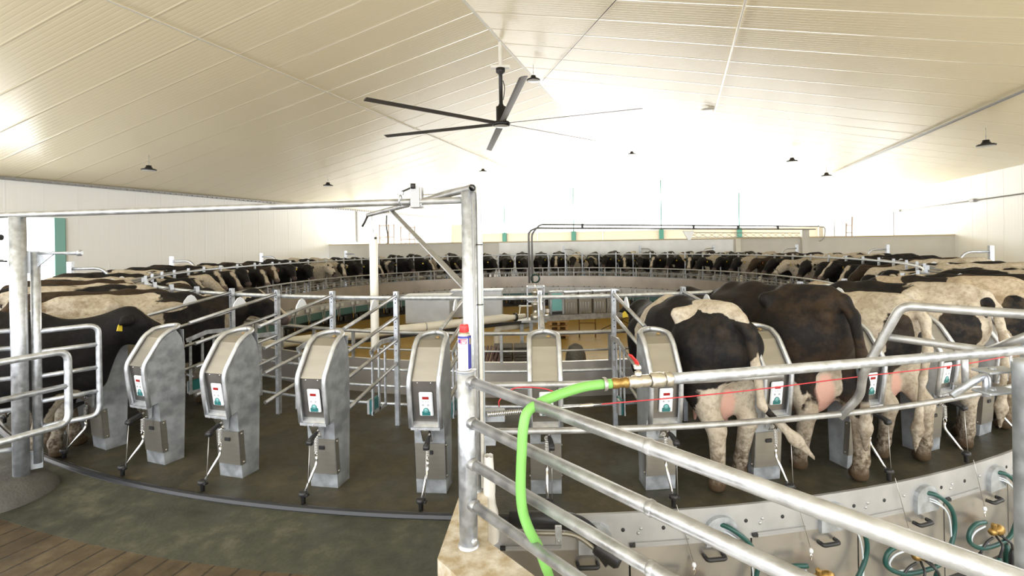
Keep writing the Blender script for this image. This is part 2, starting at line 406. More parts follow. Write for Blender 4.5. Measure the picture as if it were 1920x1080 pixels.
# grey concrete foot at the gate post, and the pointed kerb wall carrying the railing
mb = MB(); mb.lathe([(.34, 0), (.325, .04), (.27, .10), (.19, .13), (.1, .143), (.0, .145)], (-3.90, 3.49, 0), 28)
tag(mb.build('concrete_mound', M['concrete']), 'rounded grey concrete foot on the wet floor round the gate post', 'concrete foot')
P = [(-.46, 2.28), (-.435, 2.95), (-.30, 3.07), (-.262, 2.75), (-.234, 2.41), (.95, 1.10), (.80, .90)]
mb = MB(); mb.slab(P, -1.1, .30); o = mb.build('wall_kerb', M['concrete_white']); o['kind'] = 'structure'

# ------------------------------------------------------------------ rotary platform
plat = empty('rotary_platform', (CX, CY, 0), 0, 'round turning milking platform with dark wet deck and steel rim', 'platform')
def onplat(o): o.parent = plat; o.matrix_parent_inverse = Matrix.Translation((-CX, -CY, 0)); return o
mb = MB(); mb.ring([(RK, 0), (RE - .02, 0), (RE - .02, -.12), (RK, -.12)], 0, 2 * PI, 280, True); onplat(mb.build('deck', M['deck']))
mb = MB(); mb.ring([(RE, .003), (RE, -.225), (RE - .02, -.225), (RE - .02, .003)], 0, 2 * PI, 280, True)
for k in range(0, 12):
    for dk, z in ((.12, -.10), (.26, -.10), (-.28, -.10), (.70, -.13)):
        p = ringp(k + dk, RE, z); d = rd(k + dk)
        mb.lathe([(.011, 0), (.010, .006), (0, .009)], p, 8, d)
onplat(mb.build('fascia', M['fascia']))
for k in range(1, 10):
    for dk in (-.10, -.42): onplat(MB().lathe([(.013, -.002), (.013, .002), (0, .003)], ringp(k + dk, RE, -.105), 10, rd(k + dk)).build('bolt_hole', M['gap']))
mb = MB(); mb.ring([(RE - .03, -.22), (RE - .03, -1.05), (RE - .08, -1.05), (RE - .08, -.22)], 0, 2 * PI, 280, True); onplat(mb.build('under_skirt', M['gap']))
mb = MB()
mb.ring([(RK, -.02), (RK, .407), (RK + .035, .407), (RK + .035, -.02)], 0, 2 * PI, 210, True)
onplat(mb.build('kerb', M['kerb_steel']))
mb = MB(); mb.ring([(RK - .01, -.03), (RK - .01, -.27), (RK + .05, -.27), (RK + .05, -.03)], 0, 2 * PI, 210, True); onplat(mb.build('kerb_channel', M['box_steel']))
mb = MB(); mb.ring([(RK - .03, -.27), (RK - .03, -.48), (RK + .05, -.48), (RK + .05, -.27)], 0, 2 * PI, 210, True); onplat(mb.build('milk_line', M['teal_line']))
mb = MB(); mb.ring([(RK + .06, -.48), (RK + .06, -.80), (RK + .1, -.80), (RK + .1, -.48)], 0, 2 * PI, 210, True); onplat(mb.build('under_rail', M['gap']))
# skirt panels with handles and covers where the pit side shows
for k in range(1, 10):
    a0, a1 = ang(k - .36), ang(k + .625)
    mb = MB(); mb.ring([(RE - .012, -.228), (RE - .012, -.80), (RE - .028, -.80), (RE - .028, -.228)], a0, a1, 8, True)
    sk = onplat(mb.build('skirt_panel', M['skirt']))
    mb = MB(); c = ringp(k + .30, RE, -.31); d = rd(k + .3); t = Vector((-d.y, d.x, 0))
    mb.tube(bend([c - t * .065, c - t * .065 + d * .05, c + t * .065 + d * .05, c + t * .065], .02, 3), .014, 8)
    mb.build('handle', M['black'], sk)
    mb = MB(); mb.bar(ringp(k - .33, RE + .004, -.196), ringp(k + .10, RE + .004, -.196), .018, .018); pass
    mb.build('hinge_bar', M['conduit'], sk)
    mb = MB().box(ringp(k - .35, RE + .008, -.202), (.035, .02, .022)); mb.build('hinge_stop', M['black'], sk)
    mb = MB(); c = ringp(k + .36, RE, -.14); mm = Matrix((t, d, Vector((0, 0, 1)))).transposed()
    pr = [(.11 * math.cos(a), .09 * math.sin(a)) for a in [PI * i / 10 for i in range(11)]] + [(-.11, -.1), (.11, -.1)]
    mb.prism(pr, 0, .03, Matrix.Translation(c) @ mm.to_4x4())
    mb.build('port_cover', M['galv_plate'], sk)
mb = MB(); mb.ring([(RE + .024, .030), (RE + .042, .024), (RE + .049, .004), (RE + .042, -.018), (RE + .024, -.022), (RE + .006, -.016), (RE + .002, .004), (RE + .007, .024)], -1.25, -.02, 70, True)
tag(mb.build('rubber_seal', M['black_soft']), 'long black rubber tube filling the curved gap between deck and entry floor', 'seal')

# rails of the inner fence
def ring_rail(r, z, rad, n=210): 
    return MB().ring([(r + rad * math.cos(a), z + rad * math.sin(a)) for a in [2 * PI * i / 7 for i in range(7)]], 0, 2 * PI, n, True)
kf = empty('kerb_fence', (CX, CY, 0), 0, 'round galvanised guard fence on the steel kerb inside the cows', 'fence')
def onkf(o): o.parent = kf; o.matrix_parent_inverse = Matrix.Translation((-CX, -CY, 0)); return o
onkf(ring_rail(RK + .02, .735, .024).build('top_rail', M['galv_rail'])); onkf(ring_rail(RK + .02, .53, .013).build('lower_rail', M['galv_rail']))
mb = MB(); mb.bar((0, 0, .40), (0, 0, .735), .032, .032)
st = mb.build('stake', M['galv_rail'])
for i in range(70):
    o = st if i == 0 else st.copy()
    if i: col.objects.link(o)
    o.parent = kf; p = ringp(i + .31, RK + .02); o.location = (p.x - CX, p.y - CY, 0); o.rotation_euler = (0, 0, ang(i))
br = empty('breast_rail', (CX, CY, 0), 0, 'round galvanised breast rails linking the stall posts all round the platform', 'rail')
for nm, z, r_ in (('upper_rail', 1.252, .022), ('middle_rail', .517, .015), ('lower_rail', .35, .013), ('bottom_rail', .17, .015)):
    o = ring_rail(RP - (.045 if z > 1 else .11), z, r_).build(nm, M['galv']); o.parent = br; o.matrix_parent_inverse = Matrix.Translation((-CX, -CY, 0))
# ================================================================== cows
def rcone(p, a, b, ra, rb):
    a, b = np.array(a, np.float32), np.array(b, np.float32); ba = b - a; pa = p - a
    h = np.clip(pa @ ba / (ba @ ba), 0, 1); return np.linalg.norm(pa - h[..., None] * ba, axis=-1) - (ra + (rb - ra) * h)
def ellip(p, c, r):
    r = np.array(r, np.float32); q = (p - np.array(c, np.float32)) / r
    k0 = np.linalg.norm(q, axis=-1); k1 = np.linalg.norm(q / r, axis=-1) + 1e-9; return k0 * (k0 - 1) / k1
def smin(a, b, k):
    h = np.clip(.5 + .5 * (b - a) / k, 0, 1); return b * (1 - h) + a * h - k * h * (1 - h)
def rot2(x, y, a): return x * math.cos(a) - y * math.sin(a), x * math.sin(a) + y * math.cos(a)
def cow_parts(yaw=0., drop=0., legs=(0, 0, 0, 0), tail=None, udder=1., nlen=0.):
    """list of (kind, args, blend, tag) with x towards the head, z up"""
    L = []
    E = lambda c, r, k=.08, t='': L.append(('e', c, r, k, t))
    C = lambda a, b, ra, rb, k=.06, t='': L.append(('c', a, b, ra, rb, k, t))
    E((0, 0, .93), (.70, .335, .375)); E((.05, 0, .80), (.60, .315, .25)); E((.43, 0, .88), (.34, .255, .345), .1); E((-.60, 0, 1.04), (.36, .265, .31), .1)
    C((-.72, 0, 1.315), (.0, 0, 1.27), .075, .07, .12); C((.0, 0, 1.27), (.28, 0, 1.245), .07, .07, .12); C((.28, 0, 1.245), (.54, 0, 1.14), .07, .06, .12)
    for s in (1, -1):
        C((-.44, .0, 1.30), (-.47, s * .245, 1.275), .05, .058, .07)          # hooks
        C((-.80, 0, 1.28), (-.885, s * .105, 1.20), .05, .05, .08)           # pins
        C((-.10, s * .2, 1.2), (.28, s * .15, 1.16), .06, .06, .12)
    C((-.80, 0, 1.33), (-.93, 0, 1.30), .055, .042, .08)
    # neck and head
    ny = yaw * .55
    bx, bz = .56, .975
    dx, dy = rot2(.46 + nlen, 0, ny); P0 = np.array((bx, 0, bz)); P1 = P0 + np.array((dx, dy, .21 - drop))
    C(P0 - (.06, 0, .03), P1, .215, .122, .12)
    C(P0 + (-.05, 0, .09), P1 + (0, 0, .03), .13, .10, .1)
    C((.66, 0, .72), P0 * .4 + P1 * .6 + (0, 0, -.1), .13, .06, .12)          # dewlap
    hy = yaw; pit = .62 + drop * .6
    def H(f, side, up):          # head frame: f along the face, up = forehead side
        ca, sa = math.cos(pit), math.sin(pit)
        x = f * ca + up * sa; z = -f * sa + up * ca; xx, yy = rot2(x, side, hy); return P1 + np.array((xx, yy, z))
    C(H(-.02, 0, .0), H(.22, 0, .01), .118, .10, .07, 'head'); C(H(.2, 0, .012), H(.43, 0, -.005), .092, .070, .06, 'head')
    C(H(.10, 0, -.08), H(.36, 0, -.05), .075, .05, .06, 'head'); E(H(.45, 0, -.012), (.075, .083, .07), .04, 'muzzle')
    for s in (1, -1):
        C(H(.0, s * .07, .05), H(.10, s * .085, .06), .05, .045, .05, 'head')
        C(H(-.02, s * .10, .03), H(-.055, s * .18, .015), .03, .045, .03, 'ear'); C(H(-.055, s * .18, .015), H(-.09, s * .265, -.03), .045, .016, .03, 'ear')
        C(H(.47, s * .03, .028), H(.49, s * .035, .01), .026, .02, .02, 'muzzle')
    # legs: fl, fr, hl, hr offsets along x
    for i, s in ((0, 1), (1, -1)):
        o = legs[i]
        C((.42, s * .19, .96), (.44, s * .20, .62), .155, .105, .1); C((.44, s * .19, .66), (.49 + o * .5, s * .165, .385), .092, .058, .05)
        C((.49 + o * .5, s * .165, .40), (.475 + o, s * .16, .13), .055, .042, .03, 'leg'); C((.475 + o, s * .16, .14), (.50 + o, s * .16, .05), .045, .05, .03, 'hoof')
        C((.495 + o, s * .16, .045), (.535 + o, s * .16, .035), .055, .036, .03, 'hoof')
    for i, s in ((2, 1), (3, -1)):
        o = legs[i]
        C((-.56, s * .155, 1.05), (-.48, s * .20, .76), .175, .12, .1); C((-.68, s * .15, 1.02), (-.70 + o * .2, s * .165, .72), .15, .115, .1)
        C((-.60, s * .19, .78), (-.83 + o * .6, s * .148, .47), .125, .064, .07); C((-.83 + o * .6, s * .148, .50), (-.79 + o, s * .132, .15), .064, .047, .03, 'leg')
        C((-.79 + o, s * .132, .16), (-.765 + o, s * .132, .05), .047, .052, .03, 'hoof'); C((-.765 + o, s * .132, .045), (-.725 + o, s * .132, .035), .058, .038, .03, 'hoof')
    u = udder
    E((-.50, 0, .60), (.23 * u, .155 * u, .175 * u), .06, 'udder'); E((-.60, 0, .64), (.14 * u, .12 * u, .19 * u), .05, 'udder')
    for x in (-.40, -.58):
        for s in (1, -1): C((x, s * .075, .46 + .05 * (1 - u)), (x, s * .085, .385), .026, .015, .02, 'udder')
    T = tail or [(-.93, 0, 1.31), (-1.0, 0, 1.22), (-1.02, 0, .95), (-1.015, .0, .68), (-1.01, .0, .45)]
    n = len(T)
    for i in range(n - 1):
        f = i / (n - 1); C(T[i], T[i + 1], .042 - .02 * f, .042 - .02 * (i + 1) / (n - 1), .03, 'tail' if i else '')
    e = np.array(T[-1]); d = e - np.array(T[-2]); d = d / np.linalg.norm(d)
    C(e - d * .03, e + d * .13, .024, .042, .03, 'switch'); C(e + d * .12, e + d * .30, .042, .012, .03, 'switch')
    eyes = [H(.115, s * .098, .035) for s in (1, -1)]; tags = [H(-.07, s * .215, -.05) for s in (1, -1)]
    face = (P1, H(.3, 0, .0) - P1, H(0, 1, 0) - P1)
    return L, eyes, tags, face
def dist(L, p, only=None):
    d = np.full(p.shape[:-1], 1e3, np.float32)
    for q in L:
        if only and q[-1] not in only: continue
        d = np.minimum(d, ellip(p, q[1], q[2]) if q[0] == 'e' else rcone(p, q[1], q[2], q[3], q[4]))
    return d
def blend(L, p):
    d = None
    for q in L:
        e = ellip(p, q[1], q[2]) if q[0] == 'e' else rcone(p, q[1], q[2], q[3], q[4])
        d = e if d is None else smin(d, e, q[-2])
    return d
def cow_mesh(name, res, **kw):
    L, eyes, tags, face = cow_parts(**kw)
    lo, hi = np.array((1e9,) * 3), np.array((-1e9,) * 3)
    for q in L:
        if q[0] == 'e': a, b = np.array(q[1]) - q[2], np.array(q[1]) + q[2]
        else: a = np.minimum(np.array(q[1]) - q[3], np.array(q[2]) - q[4]); b = np.maximum(np.array(q[1]) + q[3], np.array(q[2]) + q[4])
        lo, hi = np.minimum(lo, a), np.maximum(hi, b)
    lo -= 3 * res; hi += 3 * res; lo[2] = max(lo[2], -3 * res)
    n = np.ceil((hi - lo) / res).astype(int) + 1
    ax = [lo[i] + res * np.arange(n[i]) for i in range(3)]
    D = np.full(n, .6, np.float32)
    for q in L:
        if q[0] == 'e': a, b = np.array(q[1]) - q[2], np.array(q[1]) + q[2]
        else: a = np.minimum(np.array(q[1]) - q[3], np.array(q[2]) - q[4]); b = np.maximum(np.array(q[1]) + q[3], np.array(q[2]) + q[4])
        i0 = np.clip(((a - .13 - lo) / res).astype(int), 0, n); i1 = np.clip(((b + .13 - lo) / res).astype(int) + 2, 0, n)
        sl = tuple(slice(i0[i], i1[i]) for i in range(3))
        g = np.stack(np.meshgrid(*[ax[i][sl[i]] for i in range(3)], indexing='ij'), -1).astype(np.float32)
        e = ellip(g, q[1], q[2]) if q[0] == 'e' else rcone(g, q[1], q[2], q[3], q[4])
        D[sl] = smin(D[sl], e, q[-2])
    D = np.maximum(D, np.broadcast_to((-ax[2] + .002)[None, None, :], D.shape).astype(np.float32))   # soles flat on the ground
    S = D < 0
    c = [S[i:n[0] - 1 + i, j:n[1] - 1 + j, k:n[2] - 1 + k] for i in (0, 1) for j in (0, 1) for k in (0, 1)]
    tot = sum(x.astype(np.int8) for x in c); act = (tot > 0) & (tot < 8)
    idx = -np.ones(act.shape, int); cells = np.argwhere(act); idx[act] = np.arange(len(cells))
    corner = np.array([(i, j, k) for i in (0, 1) for j in (0, 1) for k in (0, 1)])
    dv = np.stack([D[tuple((cells + o).T)] for o in corner], 1)
    acc = np.zeros((len(cells), 3)); cnt = np.zeros(len(cells))
    for a in range(8):
        for b in range(a + 1, 8):
            if abs(corner[a] - corner[b]).sum() != 1: continue
            x = (dv[:, a] < 0) != (dv[:, b] < 0); t = dv[:, a] / (dv[:, a] - dv[:, b] + 1e-12)
            acc[x] += corner[a] + t[x, None] * (corner[b] - corner[a]); cnt[x] += 1
    V = lo + res * (cells + acc / cnt[:, None])
    F = []
    for axis in range(3):
        o1, o2 = [i for i in range(3) if i != axis]
        sa = [slice(1, -1)] * 3; sb = [slice(1, -1)] * 3; sa[axis] = slice(0, -1); sb[axis] = slice(1, None)
        A_, B_ = S[tuple(sa)], S[tuple(sb)]
        for flip, msk in ((False, A_ & ~B_), (True, ~A_ & B_)):
            e = np.argwhere(msk)
            if not len(e): continue
            e[:, o1] += 1; e[:, o2] += 1
            q = []
            for d1, d2 in ((-1, -1), (0, -1), (0, 0), (-1, 0)):
                w = e.copy(); w[:, o1] += d1; w[:, o2] += d2; q.append(idx[tuple(w.T)])
            q = np.stack(q, 1); F.append(q[:, ::-1] if flip != (axis == 1) else q)
    F = np.concatenate(F); F = F[(F >= 0).all(1)]
    me = bpy.data.meshes.new(name)
    me.vertices.add(len(V)); me.vertices.foreach_set('co', V.astype(np.float32).ravel())
    me.loops.add(F.size); me.loops.foreach_set('vertex_index', F.ravel().astype(np.int32))
    me.polygons.add(len(F)); me.polygons.foreach_set('loop_start', np.arange(0, F.size, 4, dtype=np.int32))
    me.polygons.foreach_set('use_smooth', np.ones(len(F), bool)); me.update(); me.validate()
    # soften the grid steps a little
    bm = bmesh.new(); bm.from_mesh(me)
    for _ in range(2): bmesh.ops.smooth_vert(bm, verts=bm.verts, factor=.4, use_axis_x=True, use_axis_y=True, use_axis_z=True)
    bmesh.ops.recalc_face_normals(bm, faces=bm.faces); bm.to_mesh(me); bm.free()
    V = np.empty(len(me.vertices) * 3, np.float32); me.vertices.foreach_get('co', V); V = V.reshape(-1, 3)
    def att(nm, val):
        a = me.attributes.new(nm, 'FLOAT', 'POINT'); a.data.foreach_set('value', np.clip(val, 0, 1).astype(np.float32))
    base = dist(L, V, ('', 'leg', 'hoof', 'tail', 'switch')); sm = lambda t, w=.03: np.clip(1.4 - np.maximum(dist(L, V, t), 0) / w, 0, 1)
    att('udder', np.clip((base - dist(L, V, ('udder',))) / .04 + .4, 0, 1)); att('muzzle', sm(('muzzle',), .012)); att('hoof', sm(('hoof',), .02))
    att('switch', sm(('switch',), .02)); att('tail', np.clip(sm(('tail', 'switch'), .02) * (V[:, 0] < -.86), 0, 1))
    P1, fx, sy = face; fx = fx / np.linalg.norm(fx); q = V - P1; side = np.abs(q @ (sy / np.linalg.norm(sy))); f = q @ fx
    up = np.cross(fx, sy / np.linalg.norm(sy)); up = up * np.sign(up[2]); fr = (q @ up) > -.02
    hd = dist(L, V, ('head', 'muzzle')) < .05
    w = np.where(f < .12, .045 + .25 * np.clip(.12 - np.abs(f - .06), 0, 1), .035 + .12 * np.clip(f - .12, 0, 1))
    att('blaze', np.clip((w - side) / .015, 0, 1) * fr * hd * (f > -.03)); att('head', hd * 1.0)
    return me, eyes, tags

def coat(name, black=(.007, .0065, .007), white=(.50, .44, .35), mud=(.17, .115, .06), blobs=None, base='black', legs=.62, mudamt=.35, rough=.68, tail_white=True, edge=.35):
    """coat of ellipsoid patches (blobs) of the other colour on a base colour; without blobs the patches come from each cow's own seed"""
    m = mat(name, black, rough); nt = m.node_tree; lk = nt.links.new; bs = nt.nodes['Principled BSDF']
    tc = node(nt, 'ShaderNodeTexCoord'); P = tc.outputs['Object']
    at = lambda nm, ty='GEOMETRY': node(nt, 'ShaderNodeAttribute', attribute_name=nm, attribute_type=ty).outputs['Fac']
    sp = node(nt, 'ShaderNodeSeparateXYZ'); lk(P, sp.inputs[0]); X, Y, Z = sp.outputs
    sd = at('coat_seed', 'OBJECT')
    off = node(nt, 'ShaderNodeCombineXYZ')
    for i, k in enumerate((13.1, 7.7, 3.9)): lk(math_(nt, 'MULTIPLY', sd, k), off.inputs[i])
    va = node(nt, 'ShaderNodeVectorMath', operation='ADD'); lk(P, va.inputs[0]); lk(off.outputs[0], va.inputs[1])
    nz = node(nt, 'ShaderNodeTexNoise'); nz.inputs['Scale'].default_value = 7.0 if blobs is not None else 1.55; nz.inputs['Detail'].default_value = 3.0; nz.inputs['Roughness'].default_value = .5
    nz.inputs['Distortion'].default_value = .3
    lk(va.outputs[0], nz.inputs['Vector']); nf = nz.outputs['Fac']
    if blobs is not None:
        v = None
        for c, r in blobs:
            s = node(nt, 'ShaderNodeVectorMath', operation='SUBTRACT'); lk(P, s.inputs[0]); s.inputs[1].default_value = c
            d = node(nt, 'ShaderNodeVectorMath', operation='DIVIDE'); lk(s.outputs[0], d.inputs[0]); d.inputs[1].default_value = r
            ln = node(nt, 'ShaderNodeVectorMath', operation='LENGTH'); lk(d.outputs[0], ln.inputs[0])
            g = math_(nt, 'SUBTRACT', 1.0, ln.outputs['Value']); v = g if v is None else math_(nt, 'MAXIMUM', v, g)
        v = math_(nt, 'ADD', v if v is not None else -1.0, math_(nt, 'MULTIPLY', math_(nt, 'SUBTRACT', nf, .5), edge * 2))
        w = math_(nt, 'MULTIPLY', v, 22.0)
        w = math_(nt, 'ADD', w, .5, True)
        if base == 'white': w = math_(nt, 'SUBTRACT', 1.0, w)
    else:
        w = math_(nt, 'ADD', math_(nt, 'MULTIPLY', math_(nt, 'SUBTRACT', nf, at('coat_dark', 'OBJECT')), 40.0), .5, True)
    # white lower legs and tail end, blaze
    lw = math_(nt, 'ADD', math_(nt, 'MULTIPLY', math_(nt, 'SUBTRACT', math_(nt, 'ADD', legs, math_(nt, 'MULTIPLY', math_(nt, 'SUBTRACT', nf, .5), .5)), Z), 18.0), .5, True)
    notail = math_(nt, 'SUBTRACT', 1.0, at('tail')); lw = math_(nt, 'MULTIPLY', math_(nt, 'MULTIPLY', lw, notail), math_(nt, 'SUBTRACT', 1.0, at('head')))
    w = math_(nt, 'MAXIMUM', w, lw)
    w = math_(nt, 'MULTIPLY', w, math_(nt, 'SUBTRACT', 1.0, math_(nt, 'MULTIPLY', at('head'), at('dark_head', 'OBJECT'))))
    w = math_(nt, 'MAXIMUM', w, math_(nt, 'MULTIPLY', at('blaze'), at('blaze_on', 'OBJECT')))
    if tail_white: w = math_(nt, 'MAXIMUM', w, math_(nt, 'MULTIPLY', at('switch'), .8))
    def mix(f, a, b):
        x = node(nt, 'ShaderNodeMix', data_type='RGBA')
        lk(f, x.inputs['Factor']) if not isinstance(f, float) else None
        for i, q in ((6, a), (7, b)):
            if isinstance(q, tuple): x.inputs[i].default_value = (*q, 1)
            else: lk(q, x.inputs[i])
        return x.outputs[2]
    n2 = node(nt, 'ShaderNodeTexNoise'); n2.inputs['Scale'].default_value = 5.5; n2.inputs['Detail'].default_value = 7; n2.inputs['Roughness'].default_value = .68; lk(va.outputs[0], n2.inputs['Vector'])
    n3 = node(nt, 'ShaderNodeTexNoise'); n3.inputs['Scale'].default_value = 75; n3.inputs['Detail'].default_value = 3; lk(P, n3.inputs['Vector'])
    n4 = node(nt, 'ShaderNodeTexNoise'); n4.inputs['Scale'].default_value = 26; n4.inputs['Detail'].default_value = 6; n4.inputs['Roughness'].default_value = .7; lk(va.outputs[0], n4.inputs['Vector'])
    gr = math_(nt, 'MULTIPLY', math_(nt, 'SUBTRACT', n4.outputs['Fac'], .46), 4.0, True)
    wht = mix(math_(nt, 'MULTIPLY', gr, .75), white, (white[0] * .42, white[1] * .38, white[2] * .33)); blk = mix(math_(nt, 'MULTIPLY', gr, .6), black, tuple(c * 2.0 + .004 for c in black))
    cl = mix(w, blk, wht)
    # dried mud: rear quarters, back and lower legs
    back = math_(nt, 'ADD', math_(nt, 'MULTIPLY', math_(nt, 'SUBTRACT', -.25, X), 1.2), 0.0, True)
    low = math_(nt, 'MULTIPLY', math_(nt, 'SUBTRACT', .52, Z), 2.9, True)
    md = math_(nt, 'MULTIPLY', math_(nt, 'SUBTRACT', n2.outputs['Fac'], .44), 6.0, True)
    md = math_(nt, 'MULTIPLY', md, math_(nt, 'ADD', math_(nt, 'MULTIPLY', back, mudamt), mudamt * .25, True))
    md = math_(nt, 'MULTIPLY', md, math_(nt, 'ADD', .45, math_(nt, 'MULTIPLY', w, .55)))
    cl = mix(md, cl, mud)
    sp_ = math_(nt, 'MULTIPLY', math_(nt, 'SUBTRACT', n4.outputs['Fac'], .38), 4.5, True)
    cl = mix(math_(nt, 'MULTIPLY', low, math_(nt, 'ADD', .38, math_(nt, 'MULTIPLY', sp_, .6), True)), cl, (.055, .036, .02))
    cl = mix(math_(nt, 'MULTIPLY', at('udder'), .92), cl, (.62, .36, .29)); cl = mix(math_(nt, 'MULTIPLY', at('muzzle'), .8), cl, (.10, .07, .065)); cl = mix(math_(nt, 'MULTIPLY', at('hoof'), math_(nt, 'MULTIPLY', math_(nt, 'SUBTRACT', .13, Z), 14.0, True)), cl, (.06, .038, .02))
    lk(cl, bs.inputs['Base Color'])
    bp = node(nt, 'ShaderNodeBump'); bp.inputs['Strength'].default_value = .25; bp.inputs['Distance'].default_value = .008
    lk(math_(nt, 'ADD', n3.outputs['Fac'], math_(nt, 'MULTIPLY', n2.outputs['Fac'], 1.5)), bp.inputs['Height']); lk(bp.outputs[0], bs.inputs['Normal'])
    bs.inputs['Specular IOR Level'].default_value = .18
    return m
HERD = 'black and white cows standing round the milking platform'
eye_me = MB().lathe([(.0, -.022), (.016, -.016), (.023, 0), (.016, .016), (0, .022)], (0, 0, 0), 10)
tag_me = MB().prism([(-.03, -.04), (.03, -.04), (.022, .01), (.008, .03), (-.008, .03), (-.022, .01)], -.003, .003)
def make_cow(me, eyes, tags, m, tagmat=None, ears=(0,)):
    o = bpy.data.objects.new('dairy_cow', me); col.objects.link(o)
    if not me.materials: me.materials.append(m)
    for e in eyes: x = eye_me.build('eye', M['eye'], o); x.location = e
    for i in ears:
        x = tag_me.build('ear_tag', tagmat or M['yellow'], o); x.location = tags[i]; x.rotation_euler = (0, .2, 1.2)
    return o
def put_cow(o, bay, r, label, seed=0., dark=.5, blaze=0., dark_head=0., turn=0., sc=1.0, group=None, wide=.93):
    a = ang(bay); o.location = (CX + r * math.sin(a), CY - r * math.cos(a), 0); o.rotation_euler = (0, 0, a + PI / 2 + turn); o.scale = (sc, sc * wide, sc)
    o['coat_seed'] = seed; o['coat_dark'] = dark; o['blaze_on'] = blaze; o['dark_head'] = dark_head
    return tag(o, label, 'cow', group or HERD)
RES_H = .015
T = lambda *p: [(-.93, 0, 1.31)] + list(p)
heroes = [
 # bay, r, mesh options, coat options, label, placement options
 (2.63, 8.45, dict(yaw=-.1, drop=.12, legs=(0, .05, -.06, .10), tail=T((-1.0, -.03, 1.2), (-1.03, -.06, .95), (-1.05, -.08, .70), (-1.09, -.20, .56))),
  dict(blobs=[((-.62, .02, 1.36), (.31, .12, .08)), ((-.50, .18, 1.26), (.09, .12, .12)), ((-.86, -.02, 1.34), (.14, .10, .10)), ((.22, .22, 1.18), (.09, .35, .36)), ((-.55, 0, .62), (.55, .30, .24)), ((-1.05, -.07, .86), (.07, .07, .24))], base='black', legs=.60, mudamt=.25),
  'black cow with white rump patch and white legs beside the ball valve', dict(seed=.2, dark_head=.6, sc=.95, wide=1.06)),
 (3.62, 8.40, dict(yaw=.15, drop=.1, legs=(.02, -.05, .12, -.14), udder=1.22, tail=T((-1.01, .0, 1.2), (-1.05, -.02, .95), (-1.05, -.04, .75), (-1.03, -.06, .55))),
  dict(black=(.009, .007, .006), blobs=[((-.66, .2, .55), (.12, .25, .28)), ((-.72, 0, .70), (.22, .10, .18))], base='black', legs=.50, mudamt=.42, mud=(.14, .08, .035)),
  'big dark brown muddy cow with swollen pink udder', dict(seed=1.1, sc=1.02, wide=1.05)),
 (4.55, 8.42, dict(yaw=0, drop=.12, legs=(.0, .08, .05, -.10), udder=1.08, tail=T((-1.0, .01, 1.2), (-1.04, .05, .98), (-1.02, .08, .75), (-1.0, .10, .46))),
  dict(blobs=[((-.86, .13, 1.00), (.17, .11, .27)), ((-.40, .30, .98), (.28, .2, .32)), ((.45, .1, 1.10), (.38, .4, .45)), ((-.98, .0, .98), (.10, .07, .12)), ((.25, .3, .8), (.15, .2, .3))], base='white', legs=.66, mudamt=.4),
  'mostly white cow with white tail behind the bent hoop gate', dict(seed=2.3, sc=.95, wide=1.0)),
 (5.54, 8.42, dict(yaw=.1, drop=.1, legs=(0, .05, -.06, .08), tail=T((-1.0, 0, 1.2), (-1.05, 0, .95), (-1.04, -.02, .72), (-1.02, -.03, .5))),
  dict(blobs=[((-.82, .2, .98), (.16, .16, .24)), ((.25, .1, 1.12), (.66, .5, .55)), ((-.28, .3, 1.08), (.16, .14, .22)), ((-.95, .02, 1.22), (.06, .06, .09)), ((.95, 0, 1.1), (.2, .3, .3))], base='white', legs=.64, mudamt=.5),
  'white cow with black middle and black thigh patch', dict(seed=3.7, sc=.985)),
 (6.52, 8.42, dict(yaw=0, drop=.1, legs=(0, .05, .0, .08)),
  dict(white=(.46, .38, .28), blobs=[((-.86, .15, 1.05), (.12, .12, .2)), ((-.15, .05, 1.3), (.22, .2, .10)), ((.5, .1, 1.1), (.3, .3, .25))], base='white', legs=.6, mudamt=.8),
  'tan muddied cow with black spot, fifth from the ball valve', dict(seed=4.9, sc=1.0)),
 (65.52, 8.52, dict(yaw=-.5, drop=.02, legs=(0, .06, -.05, .05)),
  dict(blobs=[((-.55, -.05, 1.12), (.58, .45, .42)), ((-.8, 0, 1.0), (.3, .3, .5)), ((.62, -.2, .92), (.08, .2, .16)), ((.86, -.1, 1.24), (.05, .2, .07)), ((.02, -.28, 1.22), (.2, .1, .06))], base='black', legs=.5, mudamt=.9, edge=.25),
  'cow with white muddy rump, black shoulders and white face stripe', dict(seed=5.5, blaze=1., dark_head=1., sc=.97)),
 (66.30, 10.05, dict(yaw=.40, drop=-.0, nlen=-.08, legs=(-.12, -.18, 0, .1)),
  dict(blobs=[((.60, -.15, .36), (.2, .25, .3)), ((.1, -.34, .52), (.06, .1, .1))], base='black', legs=.48, mudamt=.2),
  'black cow with yellow ear tag stepping onto the platform', dict(seed=6.4, blaze=1., dark_head=1., turn=-.02, sc=.95)),
]
for bay, r, km, kc, lab, kp in heroes:
    me, ey, tg_ = cow_mesh('cow_body', RES_H, **km)
    o = make_cow(me, ey, tg_, coat('coat of ' + lab.split(',')[0], **kc), M['yellow'], (1,) if bay > 30 else (0,))
    put_cow(o, bay, r, lab, **kp)
    if 'yellow ear tag' in lab: o.location = (-4.37, 3.88, 0); o.rotation_euler = (0, 0, .40)
